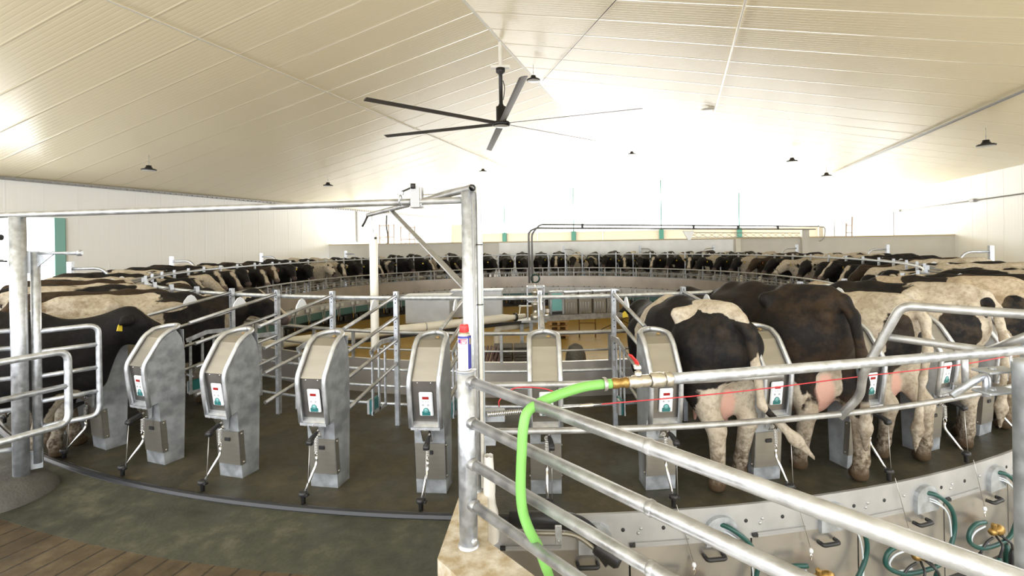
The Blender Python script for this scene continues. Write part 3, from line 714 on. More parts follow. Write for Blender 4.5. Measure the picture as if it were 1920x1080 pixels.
# the rest of the herd
gen = coat('black and white coat', mudamt=.35); gen_brown = coat('dark brown coat', black=(.028, .018, .011), mudamt=.6)
VAR = [dict(yaw=0., drop=.10, legs=(0, -.04, -.06, .08)), dict(yaw=.40, drop=.14, legs=(-.05, 0, .06, -.05)), dict(yaw=-.40, drop=.12, legs=(0, -.05, .04, .1)),
       dict(yaw=.15, drop=.20, legs=(0, -.04, 0, .05)), dict(yaw=-.55, drop=.05, legs=(-.05, 0, .06, -.05))]
protos = {}
for i, v in enumerate(VAR):
    me, ey, tg_ = cow_mesh('cow_body', .027, **v)
    a = make_cow(me, ey, tg_, gen, M['yellow'], (i % 2,))
    protos[i, 0] = [a, 0]
    me2 = me.copy(); me2.materials.clear(); b = make_cow(me2, ey, tg_, gen_brown, M['orange'], (i % 2,)); protos[i, 1] = [b, 0]
# looks round the ring, by bay: k black, w white, m mixed, b brown
LOOK = {7: 'm', 8: 'b', 9: 'm', 10: 'w', 11: 'w', 12: 'w', 13: 'm', 14: 'w', 15: 'b', 16: 'k', 17: 'k', 18: 'm', 19: 'w', 20: 'w', 21: 'k', 22: 'b', 23: 'w', 24: 'k', 25: 'm', 26: 'k', 27: 'm', 28: 'k', 29: 'k',
        41: 'm', 42: 'k', 43: 'k', 44: 'm', 45: 'k', 46: 'k', 47: 'w', 48: 'w', 49: 'k', 50: 'k', 51: 'b', 52: 'k', 53: 'w', 54: 'k', 55: 'k', 56: 'm', 57: 'm', 58: 'k', 59: 'w', 60: 'm', 61: 'b', 62: 'm', 63: 'w', 64: 'b'}
WORD = {'k': 'mostly black cow', 'w': 'mostly white cow', 'm': 'black and white patched cow', 'b': 'dark brown cow'}
DARK = {'k': .68, 'w': .43, 'm': .54, 'b': .66}
cr = random.Random(21)
for bay in range(7, 65):
    lk_ = LOOK.get(bay) or cr.choice('kkkm')
    v = cr.choice([0, 0, 1, 2, 3, 0]) if 20 < bay < 52 else cr.choice([0, 1, 2, 0])
    if 50 <= bay < 60: v = cr.choice([0, 2, 4])
    key = (v, 1 if lk_ == 'b' else 0); pr = protos[key]
    o = pr[0] if pr[1] == 0 else copy_tree(pr[0]); pr[1] += 1
    if bay < 36:
        n = 36 - bay
        lab = '%s, %s cow right of the centre pipe' % (WORD[lk_], nth(n)) if n <= 14 else '%s, %s cow round the ring counting from the ball valve' % (WORD[lk_], nth(bay - 1))
    else:
        n = bay - 35
        lab = '%s facing in, %s cow left of the centre pipe' % (WORD[lk_], nth(n)) if n <= 14 else '%s, %s cow beyond the one with yellow ear tag' % (WORD[lk_], nth(66 - bay))
    put_cow(o, bay + .5 + cr.uniform(-.04, .04), 8.47 + cr.uniform(-.02, .05), lab, seed=bay * 1.37, dark=DARK[lk_], blaze=1. if cr.random() < .45 else 0., dark_head=1. if lk_ in 'kb' or cr.random() < .5 else 0., sc=.965 + cr.uniform(-.02, .025))
for p in protos.values():
    if p[1] == 0:
        for ch in list(p[0].children): bpy.data.objects.remove(ch)
        bpy.data.objects.remove(p[0])
# ================================================================== stall dividers and milking posts
def radial(o, k, r, z=.002): p = ringp(k, r, z); o.location = p; o.rotation_euler = (0, 0, ang(k) - PI / 2); return o
def div_label(k):
    if k <= 10 and k >= -8:
        if k == 0: return 'perforated stall post with sloping rails, hidden partly by the tall pole'
        return 'perforated stall post with four sloping rails, %s to the %s of the tall pole' % (nth(abs(k)), 'right' if k > 0 else 'left')
    kk = k if k < 36 else 70 - k
    return 'stall post with sloping rails, %s round the ring %s from the tall pole' % (nth(kk), 'counterclockwise' if k < 36 else 'clockwise')
dv = empty('stall_divider')
mb = MB(); w = .040
mb.box((-w / 2 + .004, 0, .661), (.008, .042, 1.3217)); mb.box((0, .019, .661), (w, .005, 1.3217)); mb.box((0, -.019, .661), (w, .005, 1.3217)); mb.box((w / 2 - .006, 0, .661), (.006, .042, 1.3217))
mb.build('post', M['galv'], dv)
mb = MB()
for z in (1.30, 1.245, 1.21, 1.02, .96, .80, .74): mb.lathe([(.006, 0), (.006, .002), (0, .002)], (w / 2 - .003, 0, z), 6, (1, 0, 0))
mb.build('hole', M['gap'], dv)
for z0, z1, x1 in ((1.28, 1.118, .93), (1.068, .925, .88), (.842, .715, .88), (.616, .466, .88)):
    MB().tube([(.0, 0, z0), (x1, 0, z1)], .0165, 8).build('rail', M['galv_rail'], dv)
mb = MB(); mb.prism([(.37, 1.225), (.51, 1.20), (.50, 1.235), (.46, 1.285), (.43, 1.295), (.40, 1.275)], -.006, .006); mb.build('white_plate', M['tag_white'], dv)
mb = MB()
mb.bar((.0, -.03, .855), (.26, -.03, .875), .012, .045); mb.bar((.26, -.03, .875), (.47, -.03, .82), .012, .045)
for x in (.19, .31, .43): mb.bar((x, -.03, .83), (x, -.03, .25), .026, .012)
mb.bar((.19, -.03, .27), (.45, -.03, .27), .012, .03)
mb.build('head_gate', M['galv'], dv)
mb = MB(); mb.box((.37, -.052, .32), (.13, .03, .14), bev=.008); mb.build('reader_cover', M['teal'], dv)
mb = MB(); mb.box((.40, -.072, .32), (.08, .022, .125)); mb.build('reader_box', M['box_steel'], dv)
tr = MB().tube([(0, 0, 0), (.01, 0, 0)], .005)
for k in range(-8, 62):
    if k == -8: o = dv
    else: o = copy_tree(dv)
    radial(o, k, RP); tag(o, div_label(k), 'stall divider', 'stall dividers round the platform')

bl = empty('milking_bollard')
HW = .103
prof = [(.0, 0), (.04, .527), (.11, .517), (.133, .68), (.150, .846), (.015, 1.055), (-.09, 1.108), (-.10, 1.105), (-.15, 1.02), (-.175, .9), (-.175, .6), (-.155, 0)]
mb = MB()
for s in (1, -1): mb.prism(prof, s * HW, s * (HW + .006))
mb.prism([(-.155, 0), (-.175, .6), (-.172, 1.09), (-.166, 1.09), (-.169, .6), (-.149, 0)], -HW, HW)
mb.build('side_shell', M['galv_plate'], bl)
for s in (1, -1):
    mb = MB(); y = s * (HW + .002)
    mb.tube(bend([(.108, y, .51), (.137, y, .70), (.150, y, .848), (.012, y, 1.058), (-.06, y, 1.100)], .05, 4) + [(-.06 - .118 * math.sin(t), y * math.cos(t), 1.100 + .022 * math.sin(t)) for t in [PI / 2 * i / 8 for i in range(1, 9)]], .0175, 10)
    mb.build('rim_tube', M['zinc_rim'], bl)
mb = MB()
pts = [(.136, .840), (.0, 1.046)]
for a, b in zip(pts[:-1], pts[1:]):
    mb.add([(a[0], -HW, a[1]), (a[0], HW, a[1]), (b[0], HW, b[1]), (b[0], -HW, b[1])], [(0, 1, 2, 3)])
mb.build('hood_plate', M['stainless'], bl)
mb = MB(); q = [(.0, 1.046), (-.06, 1.088)]
for a, b in zip(q[:-1], q[1:]): mb.add([(a[0], -HW, a[1]), (a[0], HW, a[1]), (b[0], HW, b[1]), (b[0], -HW, b[1])], [(0, 1, 2, 3)])
mb.add([(-.06 - .118 * math.sin(t), HW * math.cos(t), 1.088 + .02 * math.sin(t)) for t in [PI * i / 14 for i in range(15)]], [tuple(range(15))])
mb.build('top_plate', M['stainless'], bl)
MB().lathe([(.016, 0), (.014, .007), (0, .009)], (-.10, .035, 1.097), 10, (.2, 0, 1)).build('top_button', M['brown_paint'], bl)
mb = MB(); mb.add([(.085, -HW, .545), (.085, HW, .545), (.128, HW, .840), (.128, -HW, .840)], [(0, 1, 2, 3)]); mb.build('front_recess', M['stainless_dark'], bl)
mb = MB(); mb.add([(.085, -HW, .545), (.085, HW, .545), (.118, HW, .515), (.118, -HW, .515)], [(0, 1, 2, 3)]); mb.bar((.112, -HW, .508), (.112, HW, .508), .03, .018)
for y in (-.06, 0, .06): mb.box((.128, y, .506), (.006, .016, .014))
mb.build('sill_bar', M['zinc_rim'], bl)
mb = MB(); mb.add([(.082, -.07, .84), (.082, .07, .84)], []);
for y in (-.05, .045): mb.lathe([(.006, 0), (.005, .004), (0, .005)], (.129, y, .828), 6, (1, 0, 0))
mb.build('screw', M['chrome'], bl)
# control panel: a leaning white keypad
pt = math.atan2(.043, .295)
def face(u, h, off=0.0): return Vector((.0865 + math.sin(pt) * (h - .545) / math.cos(pt) + off, u, h))
def plate(cy, h0, h1, wd, off, th, bev=.006):
    mb = MB(); c = (face(cy, h0, off) + face(cy, h1, off)) / 2; return mb.box(c, (th, wd, (h1 - h0)), Matrix.Rotation(pt, 3, 'Y'), bev)
cp = plate(.006, .59, .765, .098, .009, .016, .012).build('control_panel', M['panel_white'], bl)
plate(.006, .714, .732, .046, .018, .004, .001).build('display', M['red_lens'], cp)
mb = MB()
for y in (-.010, .004, .018):
    c = face(y, .723, .0205)
    for dz in (-.005, 0, .005): mb.box(c + Vector((0, 0, dz)), (.001, .006, .0012))
    for dz in (-.0025, .0025):
        for dy in (-.0035, .0035): mb.box(c + Vector((0, dy, dz)), (.001, .0012, .004))
mb.build('digit', M['red_seg'], cp)
mb = MB()
for y in (-.012, .006, .024): mb.box(face(y, .697, .0185), (.001, .006, .006))
for y in (-.014, .022): mb.box(face(y, .672, .0185), (.001, .014, .012))
mb.build('key_print', M['grey_dot'], cp)
mb = MB(); c = face(.006, .612, .019); mb.box(c, (.003, .058, .028), Matrix.Rotation(pt, 3, 'Y')); mb.lathe([(.021, 0), (.021, .003), (0, .003)], face(.006, .632, .017), 16, (1, 0, -.14))
mb.build('start_button', M['teal'], cp)
mb = MB(); mb.lathe([(.016, 0), (.016, .001), (0, .001)], face(.006, .632, .0195), 16, (1, 0, -.14)); mb.build('button_ring', M['teal_light'], cp)
# leg front with plates
mb = MB(); mb.add([(0, -HW, 0), (0, HW, 0), (.04, HW, .527), (.04, -HW, .527)], [(0, 1, 2, 3)]); mb.build('leg_front', M['galv_plate'], bl)
mb = MB(); mb.add([(.013, -HW - .003, .105), (.013, HW + .003, .105), (.033, HW + .003, .37), (.033, -HW - .003, .37)], [(0, 1, 2, 3)])
for s in (1, -1):
    y = s * (HW + .008); mb.add([(.013, y, .105), (-.03, y, .105), (-.012, y, .37), (.033, y, .37)], [(0, 1, 2, 3)])
    for x, z in ((-.012, .125), (.005, .35)): mb.lathe([(.008, 0), (.007, .006), (0, .008)], (x, y, z), 8, (0, s, 0))
mb.build('access_plate', M['stainless'], bl)
mb = MB(); mb.box((.032, .0, .305), (.012, .05, .028), bev=.003); mb.build('name_badge', M['black'], bl)
# arm bracket, lever, spring and wire reaching out to the edge
mb = MB(); mb.prism([(.04, .50), (.125, .50), (.075, .40), (.05, .40)], -.035, -.030); mb.prism([(.04, .50), (.125, .50), (.075, .40), (.05, .40)], .030, .035)
mb.add([(.125, -.035, .50), (.125, .035, .50), (.075, .035, .40), (.075, -.035, .40)], [(0, 1, 2, 3)]); mb.build('bracket', M['chrome'], bl)
mb = MB(); mb.tube([(.02, .01, .465), (.15, .028, .445)], .010, 8); ar = mb.build('handle_bar', M['stainless_dark'], bl)
mb = MB(); mb.tube([(.12, .024, .45), (.15, .028, .446), (.205, .034, .43), (.225, .036, .425)], [.014, .017, .019, .015], 10); mb.lathe([(.0, -.02), (.02, -.018), (.02, .018), (0, .02)], (.215, .035, .42), 10, (0, 1, 0)); mb.build('hand_grip', M['black'], ar)
mb = MB(); mb.tube(coil((.098, .005, .41), (.100, .005, .31), .013, 9, 8), .0035, 5); mb.build('spring', M['chrome'], bl)
mb = MB(); mb.tube([(.10, .005, .32), (.112, .005, .29), (.10, .005, .262), (.088, .005, .29), (.10, .005, .32)], .004, 5); mb.build('snap_hook', M['chrome'], bl)
mb = MB(); mb.tube(bend([(.098, .005, .275), (.095, .005, .225), (.242, .0, .062)], .04, 4), .0095, 9); lv = mb.build('lever_arm', M['chrome'], bl)
mb = MB(); mb.lathe([(.0, .0), (.015, .004), (.016, .05), (.022, .056), (.030, .062), (.030, .082), (.02, .088), (0, .09)], (.244, 0, .006), 12); mb.box((.244, .022, .07), (.03, .035, .02), bev=.004); mb.build('rubber_tip', M['black'], lv)
MB().tube([(.215, .035, .42), (.240, .03, .06)], .0028, 5).build('pull_wire', M['wire'], bl)
def bol_label(k):
    if k < 0: return 'milking bollard in an empty stall, %s to the left of the spray can' % nth(1 - k) if k > -4 else 'milking bollard half hidden by cows, %s left of the spray can' % nth(1 - k)
    if k == 0: return 'milking bollard with control panel directly left of the spray can'
    if k == 1: return 'milking bollard partly behind the bright green hose'
    if k == 2: return 'milking bollard behind the ball valve with red handle'
    return 'milking bollard among the cows, %s to the right of the ball valve' % nth(k - 2)
for k in range(-6, 12):
    o = bl if k == -6 else copy_tree(bl)
    radial(o, k, RB); tag(o, bol_label(k), 'milking bollard', 'steel milking bollards along the platform edge')
# cluster cords hanging over the rim and milking clusters, pit side
def loc(k, r=RE): return lambda t, rr, z: ringp(k + t, RE + rr, z)
for k in range(2, 8):
    W = loc(k)
    cd = empty('cluster_cord', ringp(k + .06, RE + .01, 0), 0, 'thin cord with white bead over the rim, %s right of the green hose' % nth(k - 1), 'cord', 'cluster cords over the platform rim')
    inv = Matrix.Translation(-cd.location)
    o = MB().tube([W(.0, .015, .05), W(.05, .02, -.1), W(.12, .03, -.32)], .0026, 5).build('cord', M['wire'], cd); o.matrix_parent_inverse = inv
    p = W(.125, .03, -.345); o = MB().lathe([(.0, -.018), (.012, -.012), (.015, 0), (.010, .014), (0, .018)], p, 10).build('bead', M['panel_white'], cd); o.matrix_parent_inverse = inv
    o = MB().tube([p + Vector((0, 0, -.018)), p + Vector((.008, 0, -.04)), p + Vector((0, 0, -.065)), p + Vector((-.008, 0, -.04)), p + Vector((0, 0, -.018))], .003, 5).build('hook', M['chrome'], cd); o.matrix_parent_inverse = inv
    cl = empty('milking_cluster', W(.2, .07, -.5), 0, 'brass milking claw hanging on the rim, %s to the right of the green hose' % nth(k - 1), 'milking cluster', 'milking clusters on the platform rim')
    inv = Matrix.Translation(-cl.location)
    def sub(mb, nm, m):
        o = mb.build(nm, m, cl); o.matrix_parent_inverse = inv; return o
    up_ = .0
    sub(MB().tube(spline([W(.33, .0, -.10), W(.42, .06, -.115), W(.56, .07, -.22), W(.63, .06, -.36), W(.58, .06, -.50), W(.46, .06, -.61), W(.25, .06, -.63), W(.0, .06, -.61), W(-.17, .06, -.53), W(-.17, .06, -.45), W(-.08, .06, -.41), W(.06, .06, -.42)], 6), .0155, 9), 'milk_hose', M['teal_hose'])
    for dz, s in ((.02, .92), (.035, .86)):
        sub(MB().tube(spline([W(.34, .0, -.12 - dz), W(.42, .05, -.14 - dz), W(.53, .06, -.25), W(.585, .055, -.37), W(.60, .05, -.50 - dz * 2), W(.56, .05, -.60)], 5), .006, 6), 'pulse_hose', M['clear_hose'])
    sub(MB().tube(spline([W(.05, .06, -.45), W(-.08, .055, -.47), W(-.13, .05, -.53), W(-.05, .05, -.59), W(.12, .05, -.60)], 5), .008, 6), 'pulse_hose', M['clear_hose'])
    mb = MB(); d = (W(.3, 0, 0) - W(.0, 0, 0)).normalized()
    mb.lathe([(.0, -.075), (.022, -.072), (.028, -.04), (.02, -.02), (.036, -.005), (.040, .03), (.030, .06), (.018, .075), (0, .078)], W(.19, .075, -.50), 14, d); mb.box(W(.14, .08, -.48), (.03, .04, .09), bev=.01)
    sub(mb, 'claw', M['brass'])
    for j, (t, rr) in enumerate(((-.02, .06), (.09, .13), (.30, .13), (.40, .06))):
        c = W(t, rr, -.74 - .02 * (j % 2))
        mb = MB().tube(spline([W(.12 + .05 * j, .08, -.54), W(t * .6 + .06, rr + .01, -.57), c + Vector((0, 0, .10))], 6), .009, 7); sub(mb, 'short_tube', M['black_soft'])
        mb = MB().lathe([(.0, -.08), (.018, -.075), (.024, -.05), (.026, .04), (.021, .07), (.012, .10), (0, .105)], c, 12); sub(mb, 'teat_cup', M['teal_hose'] if j % 2 else M['black'])
# ================================================================== gate frame and railing in the foreground
def thing(name, label, cat, loc=(0, 0, 0), group=None): return empty(name, loc, 0, label, cat, group)
def part(mb, nm, m, par, lab=None):
    o = mb.build(nm, m, par); r = par
    while r.parent: r = r.parent
    if par.type == 'EMPTY': o.matrix_parent_inverse = Matrix.Translation(-par.location)
    else: o.matrix_parent_inverse = par.matrix_parent_inverse.copy() if par.parent else Matrix.Identity(4)
    if lab: o['label'] = lab
    return o
rl = thing('railing', 'galvanised railing of four pipes running from the capped short post', 'railing', (-.324, 2.38, .3))
mb = MB(); mb.tube([(-.324, 2.38, .30), (-.324, 2.38, 1.158)], .045, 20); mb.lathe([(.045, 0), (.05, .002), (.05, .008), (0, .008)], (-.324, 2.38, 1.158), 20); part(mb, 'post', M['galv'], rl)
mb = MB(); mb.lathe([(.018, 0), (.018, .012), (.006, .014), (0, .014)], (-.295, 2.352, .335), 10, (.7, -.7, 0)); mb.lathe([(.054, 0), (.05, .012), (.044, .016)], (-.324, 2.38, .298), 18); part(mb, 'weld_foot', M['zinc_rim'], rl)
for z in (1.115, .915, .715, .515):
    d = Vector((.66, -.752, 0)); a = Vector((-.324, 2.38, z)) + d * .04
    e = Vector((-.324, 2.38, z)) + d * 2.05
    mid = a + d * 1.03
    mb = MB().tube([a, e], .0245, 14); mb.lathe([(.0245, -.02), (.031, -.014), (.0265, 0), (.031, .010), (.0245, .02)], a + d * .01, 14, d)
    mb.lathe([(.0245, -.012), (.0275, -.006), (.0275, .006), (.0245, .012)], mid, 14, d)
    part(mb, 'rail', M['galv_rail'], rl)
cn = thing('spray_can', 'white spray can with red cap standing on the short railing post', 'spray can', (-.330, 2.378, 1.167))
b = Vector((-.330, 2.378, 1.167))
part(MB().lathe([(.0, 0), (.034, 0), (.0345, .006), (.0325, .008), (.0325, .168), (.030, .176)], b, 24), 'can', M['can_white'], cn)
part(MB().lathe([(.0325, .170), (.028, .180), (.022, .186), (.019, .188)], b, 24), 'shoulder', M['nickel'], cn)
part(MB().lathe([(.0225, .186), (.024, .19), (.022, .215), (.021, .222), (.012, .223), (.012, .21), (0, .21)], b, 20), 'cap', M['red'], cn)
part(MB().lathe([(.0, .205), (.010, .205), (.009, .222), (.0, .224)], b + Vector((.002, 0, 0)), 10), 'nozzle', M['lens'], cn)
def wrap(z0, z1, a0, a1, r=.0329, n=8):
    mb = MB(); vs = []; fs = []
    for i in range(n + 1):
        a = a0 + (a1 - a0) * i / n
        for z in (z0, z1): vs.append(b + Vector((r * math.sin(a), -r * math.cos(a), z)))
    for i in range(n): fs.append((2 * i, 2 * i + 2, 2 * i + 3, 2 * i + 1))
    return mb.add(vs, fs, True)
part(wrap(.004, .170, .68, 1.7), 'blue_band', M['can_blue'], cn); part(wrap(.158, .169, -1.6, .68), 'blue_band', M['can_blue'], cn)
part(wrap(.134, .156, -.95, .50), 'logo_block', M['can_red'], cn)
mb = wrap(.137, .152, -.95, -.52, .0331)
part(mb, 'logo_square', M['can_blue'], cn)
mb = MB()
for i, (z, a0, a1) in enumerate(((.148, -.30, -.10), (.148, -.02, .18), (.148, .24, .44), (.141, -.34, -.04), (.141, .04, .36), (.1375, -.2, .2))): 
    w_ = wrap(z - .002, z + .002, a0, a1, .0331, 3); mb.add(w_.v, w_.f)
part(mb, 'logo_lettering', M['can_white'], cn)
mb = MB()
for z, a0, a1 in ((.131, -.9, .5), (.109, -.9, .4)): w_ = wrap(z - .0012, z + .0012, a0, a1, .0331, 6); mb.add(w_.v, w_.f)
part(mb, 'red_line', M['can_red'], cn)
mb = MB()
for z, a0, a1 in ((.058, .0, .07), (.058, .24, .29), (.046, -.05, .3), (.042, -.05, .34), (.036, .0, .3), (.032, 0, .28), (.016, .02, .3)): w_ = wrap(z - .0009, z + .0009, a0, a1, .0331, 3); mb.add(w_.v, w_.f)
part(mb, 'small_print', M['grey_dot'], cn); part(wrap(.128, .158, 1.02, 1.2, .0332), 'yellow_mark', M['yellow'], cn)

# tall pole, long top pipe, hanging arm with brace
fr = thing('gate_portal', 'tall galvanised pole with long overhead pipe to the gate post', 'gate frame', (-.362, 2.92, .3))
tp = Vector((-.362, 2.92, 0))
mb = MB().tube([tp + Vector((0, 0, .30)), tp + Vector((0, 0, 2.10))], .050, 22); mb.lathe([(.06, 0), (.055, .012), (.05, .016)], tp + Vector((0, 0, .298)), 20); pole = part(mb, 'pole', M['galv'], fr)
part(MB().tube([(-.40, 2.927, 2.052), (-2.0, 3.23, 2.05), (-3.77, 3.55, 2.05), (-4.9, 3.74, 2.05)], .0215, 12), 'overhead_pipe', M['galv_rail'], fr)
part(MB().tube([(-.335, 2.86, 2.118), (-1.0, 4.0, 2.118), (-1.79, 5.34, 2.118)], .0225, 12, False), 'arm', M['galv_rail'], fr)
part(MB().bar((-1.27, 4.45, 2.10), (-.385, 2.96, 1.50), .045, .010), 'brace', M['galv_rail'], fr)
gp = Vector((-3.77, 3.55, 0))
mb = MB().tube([gp + Vector((0, 0, .10)), gp + Vector((0, 0, 2.035))], .047, 20); part(mb, 'gate_post', M['galv'], fr)
mb = MB()
for z in (1.20, 1.07, .85, .62, .33): mb.tube([gp + Vector((-.03, 0, z)), gp + Vector((-.95, -.42, z - .01))], .018, 8)
part(mb, 'side_rail', M['galv'], fr)
mb = MB(); mb.box(gp + Vector((-.14, -.03, 1.86)), (.035, .012, .30)); mb.box(gp + Vector((-.17, -.03, 1.715)), (.14, .05, .02)); part(mb, 'strap_iron', M['galv'], fr)
mb = MB(); mb.lathe([(.0, -.02), (.022, -.018), (.022, .018), (0, .02)], gp + Vector((-.075, -.06, 1.885)), 12, (0, 1, 0)); mb.tube([gp + Vector((-.1, -.05, 1.715)), gp + Vector((-.02, -.06, 1.71))], .007, 6); part(mb, 'roller', M['dark_metal'], fr)
# small air valve bracket clamped on the overhead pipe
vb = thing('valve_bracket', 'small bracket with air cylinder clamped on the overhead pipe near the pole', 'bracket', (-.70, 2.99, 2.05))
q = Vector((-.70, 2.99, 2.05))
part(MB().box(q + Vector((.0, -.03, .03)), (.055, .012, .13)).box(q + Vector((.0, .02, -.03)), (.07, .10, .01)).box(q + Vector((.035, -.0, .03)), (.01, .06, .12)), 'plate', M['conduit'], vb)
part(MB().tube([q + Vector((-.11, -.03, .05)), q + Vector((.0, -.03, .095))], .006, 6).lathe([(.0, -.012), (.016, -.01), (.016, .02), (0, .022)], q + Vector((-.01, -.035, .09)), 10), 'cylinder', M['dark_metal'], vb)
part(MB().tube([q + Vector((-.09, -.027, .01 + .032 * math.cos(t))) + Vector((0, .032 * math.sin(t), 0)) for t in [2 * PI * i / 12 for i in range(13)]], .005, 6).bar(q + Vector((-.11, -.035, .06)), q + Vector((-.07, -.035, .05)), .02), 'clamp', M['galv'], vb)
cb = thing('cable_conduit', 'white cable conduit strapped up the tall pole', 'conduit', (-.31, 2.9, .32))
part(MB().tube(bend([(-.305, 2.90, .32), (-.305, 2.90, 2.09), (-.33, 2.905, 2.13), (-.36, 2.93, 2.14)], .03, 5), .0115, 10), 'conduit', M['white_pvc'], cb)
part(MB().tube(bend([(-.290, 2.91, .40), (-.290, 2.91, 2.07), (-.31, 2.91, 2.11)], .03, 5), .006, 8), 'cable', M['clear_hose'], cb)
part(MB().tube([(-.335, 2.875, .34), (-.335, 2.875, 2.05)], .007, 6), 'cable', M['conduit'], cb)
mb = MB()
for z in (1.42, 1.78): mb.tube([(-.305 + .02 * math.cos(t), 2.90 + .02 * math.sin(t), z) for t in [2 * PI * i / 10 for i in range(11)]], .003, 5)
part(mb, 'tie', M['black'], cb)
part(MB().tube(spline([(-.36, 2.93, 2.14), (-.55, 3.26, 2.15), (-.68, 3.45, 2.145), (-.72, 3.05, 2.10)], 6), .0035, 5), 'loose_wire', M['conduit'], cb)
# wrinkled sheet wrapped round the foot of the cables
rw = random.Random(3); mb = MB(); vs = []; fs = []
for i in range(13):
    z = .02 + .042 * i
    for j in range(18):
        a = 2 * PI * j / 18; r_ = .036 + .011 * rw.random() + (.012 if i < 5 else 0) - .0012 * i; vs.append((-.262 + r_ * math.cos(a), 2.86 + r_ * math.sin(a), z + .008 * rw.random()))
for i in range(12):
    for j in range(18): fs.append((i * 18 + j, i * 18 + (j + 1) % 18, (i + 1) * 18 + (j + 1) % 18, (i + 1) * 18 + j))
mb.add(vs, fs, True); tag(mb.build('plastic_wrap', M['sheet']), 'wrinkled clear plastic sheet wrapped round cables at the foot of the pole', 'plastic wrap')

wp = thing('hanging_pole', 'white plastic pole hanging on a wire from the overhead arm', 'pole', (-1.685, 5.2, .66))
part(MB().lathe([(.0, .66), (.043, .66), (.044, .67), (.044, 1.90), (.042, 1.91), (.0, 1.91)], (-1.685, 5.2, 0), 18), 'tube', M['white_pvc'], wp)
part(MB().tube([(-1.685, 5.2, 1.905), (-1.70, 5.2, 2.10)], .004, 5), 'wire', M['wire'], wp)
part(MB().lathe([(.012, 0), (.012, .02), (0, .02)], (-1.655, 5.165, 1.86), 8, (.5, -.8, 0)), 'bolt', M['dark_metal'], wp)
part(MB().tube([(-1.78, 5.3, 2.10), (-1.81, 5.3, 2.04), (-1.84, 5.3, 1.99)], .012, 7), 'toggle', M['dark_metal'], wp)

# two short swing gates by the gate post
def swing(name, label, hinge, end, zb, zt, rails, r, post=None):
    g = thing(name, label, 'gate', hinge)
    h, e = Vector(hinge), Vector(end)
    P_ = lambda f, z: Vector((h.x + (e.x - h.x) * f, h.y + (e.y - h.y) * f, z))
    part(MB().tube(bend([P_(0, zt), P_(1, zt), P_(1, zb), P_(0, zb)], .07, 6), r, 10), 'loop_tube', M['galv'], g)
    for z in rails: part(MB().tube([P_(0, z), P_(1, z)], r * .9, 8), 'rail', M['galv'], g)
    if post: part(MB().tube([P_(0, post[0]), P_(0, post[1])], post[2], 14), 'hinge_post', M['galv'], g)
    return g, P_
g, P_ = swing('swing_gate', 'short rounded gate with three inner rails hinged beside the gate post', (-3.725, 3.63, 0), (-3.50, 3.90, 0), .45, 1.175, (1.02, .835, .645), .0205, (.19, 1.775, .0285))
part(MB().bar((-3.77, 3.58, 1.70), (-3.70, 3.64, 1.70), .012, .17), 'hinge_plate', M['galv_plate'], g); part(MB().bar((-3.78, 3.58, .22), (-3.70, 3.64, .22), .012, .14), 'hinge_plate', M['galv_plate'], g)
part(MB().tube([(-3.725, 3.62, 1.765), (-3.42, 3.66, 1.762)], .011, 8).tube([(-3.50, 3.65, 1.762), (-3.40, 3.66, 1.762)], .015, 8).lathe([(.0, -.012), (.024, -.01), (.024, .01), (0, .012)], (-3.42, 3.66, 1.762), 10, (1, .1, 0)).prism([(-3.70, 1.755), (-3.58, 1.755), (-3.70, 1.66)], 3.62, 3.63), 'latch_rod', M['galv'], g)
g, P_ = swing('side_gate', 'rounded tube gate end crossing in front of the gate post', (-3.70, 2.35, 0), (-3.27, 3.40, 0), .565, 1.075, (.83,), .0225)

# bent kick rails along the outer edge of the platform
kr = thing('kick_rail', 'bent double kick rail curving along the platform edge behind the cows', 'rail', tuple(ringp(0, 9.53, 0)))
a0 = ang(.62); pts = []
lo = [(CX + 9.53 * math.sin(a), CY - 9.53 * math.cos(a), .592) for a in [a0 + .47 * i / 26 for i in range(27)]]
up = [(p[0], p[1], .885) for p in lo[:12]]
s0 = (CX + 9.53 * math.sin(a0 - .022), CY - 9.53 * math.cos(a0 - .022))
pts = lo[::-1] + [Vector((s0[0], s0[1], .64)), Vector((s0[0], s0[1], .84))] + up
part(MB().tube(bend(lo[::-1][:-1] + [lo[0], (s0[0], s0[1], .592), (s0[0], s0[1], .885), up[0]] + up[1:], .07, 6), .0205, 10), 'bent_tube', M['galv_rail'], kr)
part(MB().box((-.24, 2.97, .73), (.14, .05, .07)).box((-.27, 2.93, .60), (.09, .06, .06)), 'mount', M['galv_plate'], kr)
# water pipe, valve, hose
X = lambda t: Vector((.36, 2.13, 1.160)) + Vector((1, .215, 0)).normalized() * t
wt = thing('water_pipe', 'thick galvanised water pipe with brass coupling and ball valve', 'pipe', tuple(X(.16)))
dx = Vector((1, .215, 0)).normalized()
part(MB().tube([X(.27), X(1.0), X(2.6)], .0245, 14), 'pipe', M['galv'], wt)
part(MB().lathe([(.0, -.0), (.030, 0), (.036, .006), (.036, .030), (.030, .036), (.0, .036)], X(.245), 6, dx), 'lock_nut', M['nickel'], wt)
part(MB().lathe([(.026, 0), (.033, .004), (.034, .05), (.031, .065), (.026, .068)], X(.175), 20, dx), 'union', M['nickel'], wt)
part(MB().lathe([(.020, 0), (.024, .003), (.024, .02), (.028, .025), (.029, .055), (.026, .062), (.028, .066), (.028, .10), (.024, .105), (.022, .115)], X(.068), 20, dx), 'valve_body', M['nickel'], wt)
part(MB().lathe([(.012, -.03), (.016, -.028), (.016, -.012), (.020, -.008), (.024, 0), (.024, .02), (.021, .025), (.021, .05), (.024, .052), (.024, .066), (.018, .07)], X(.0), 16, dx), 'brass_coupling', M['brass'], wt)
v0 = X(.118) + Vector((0, 0, .028))
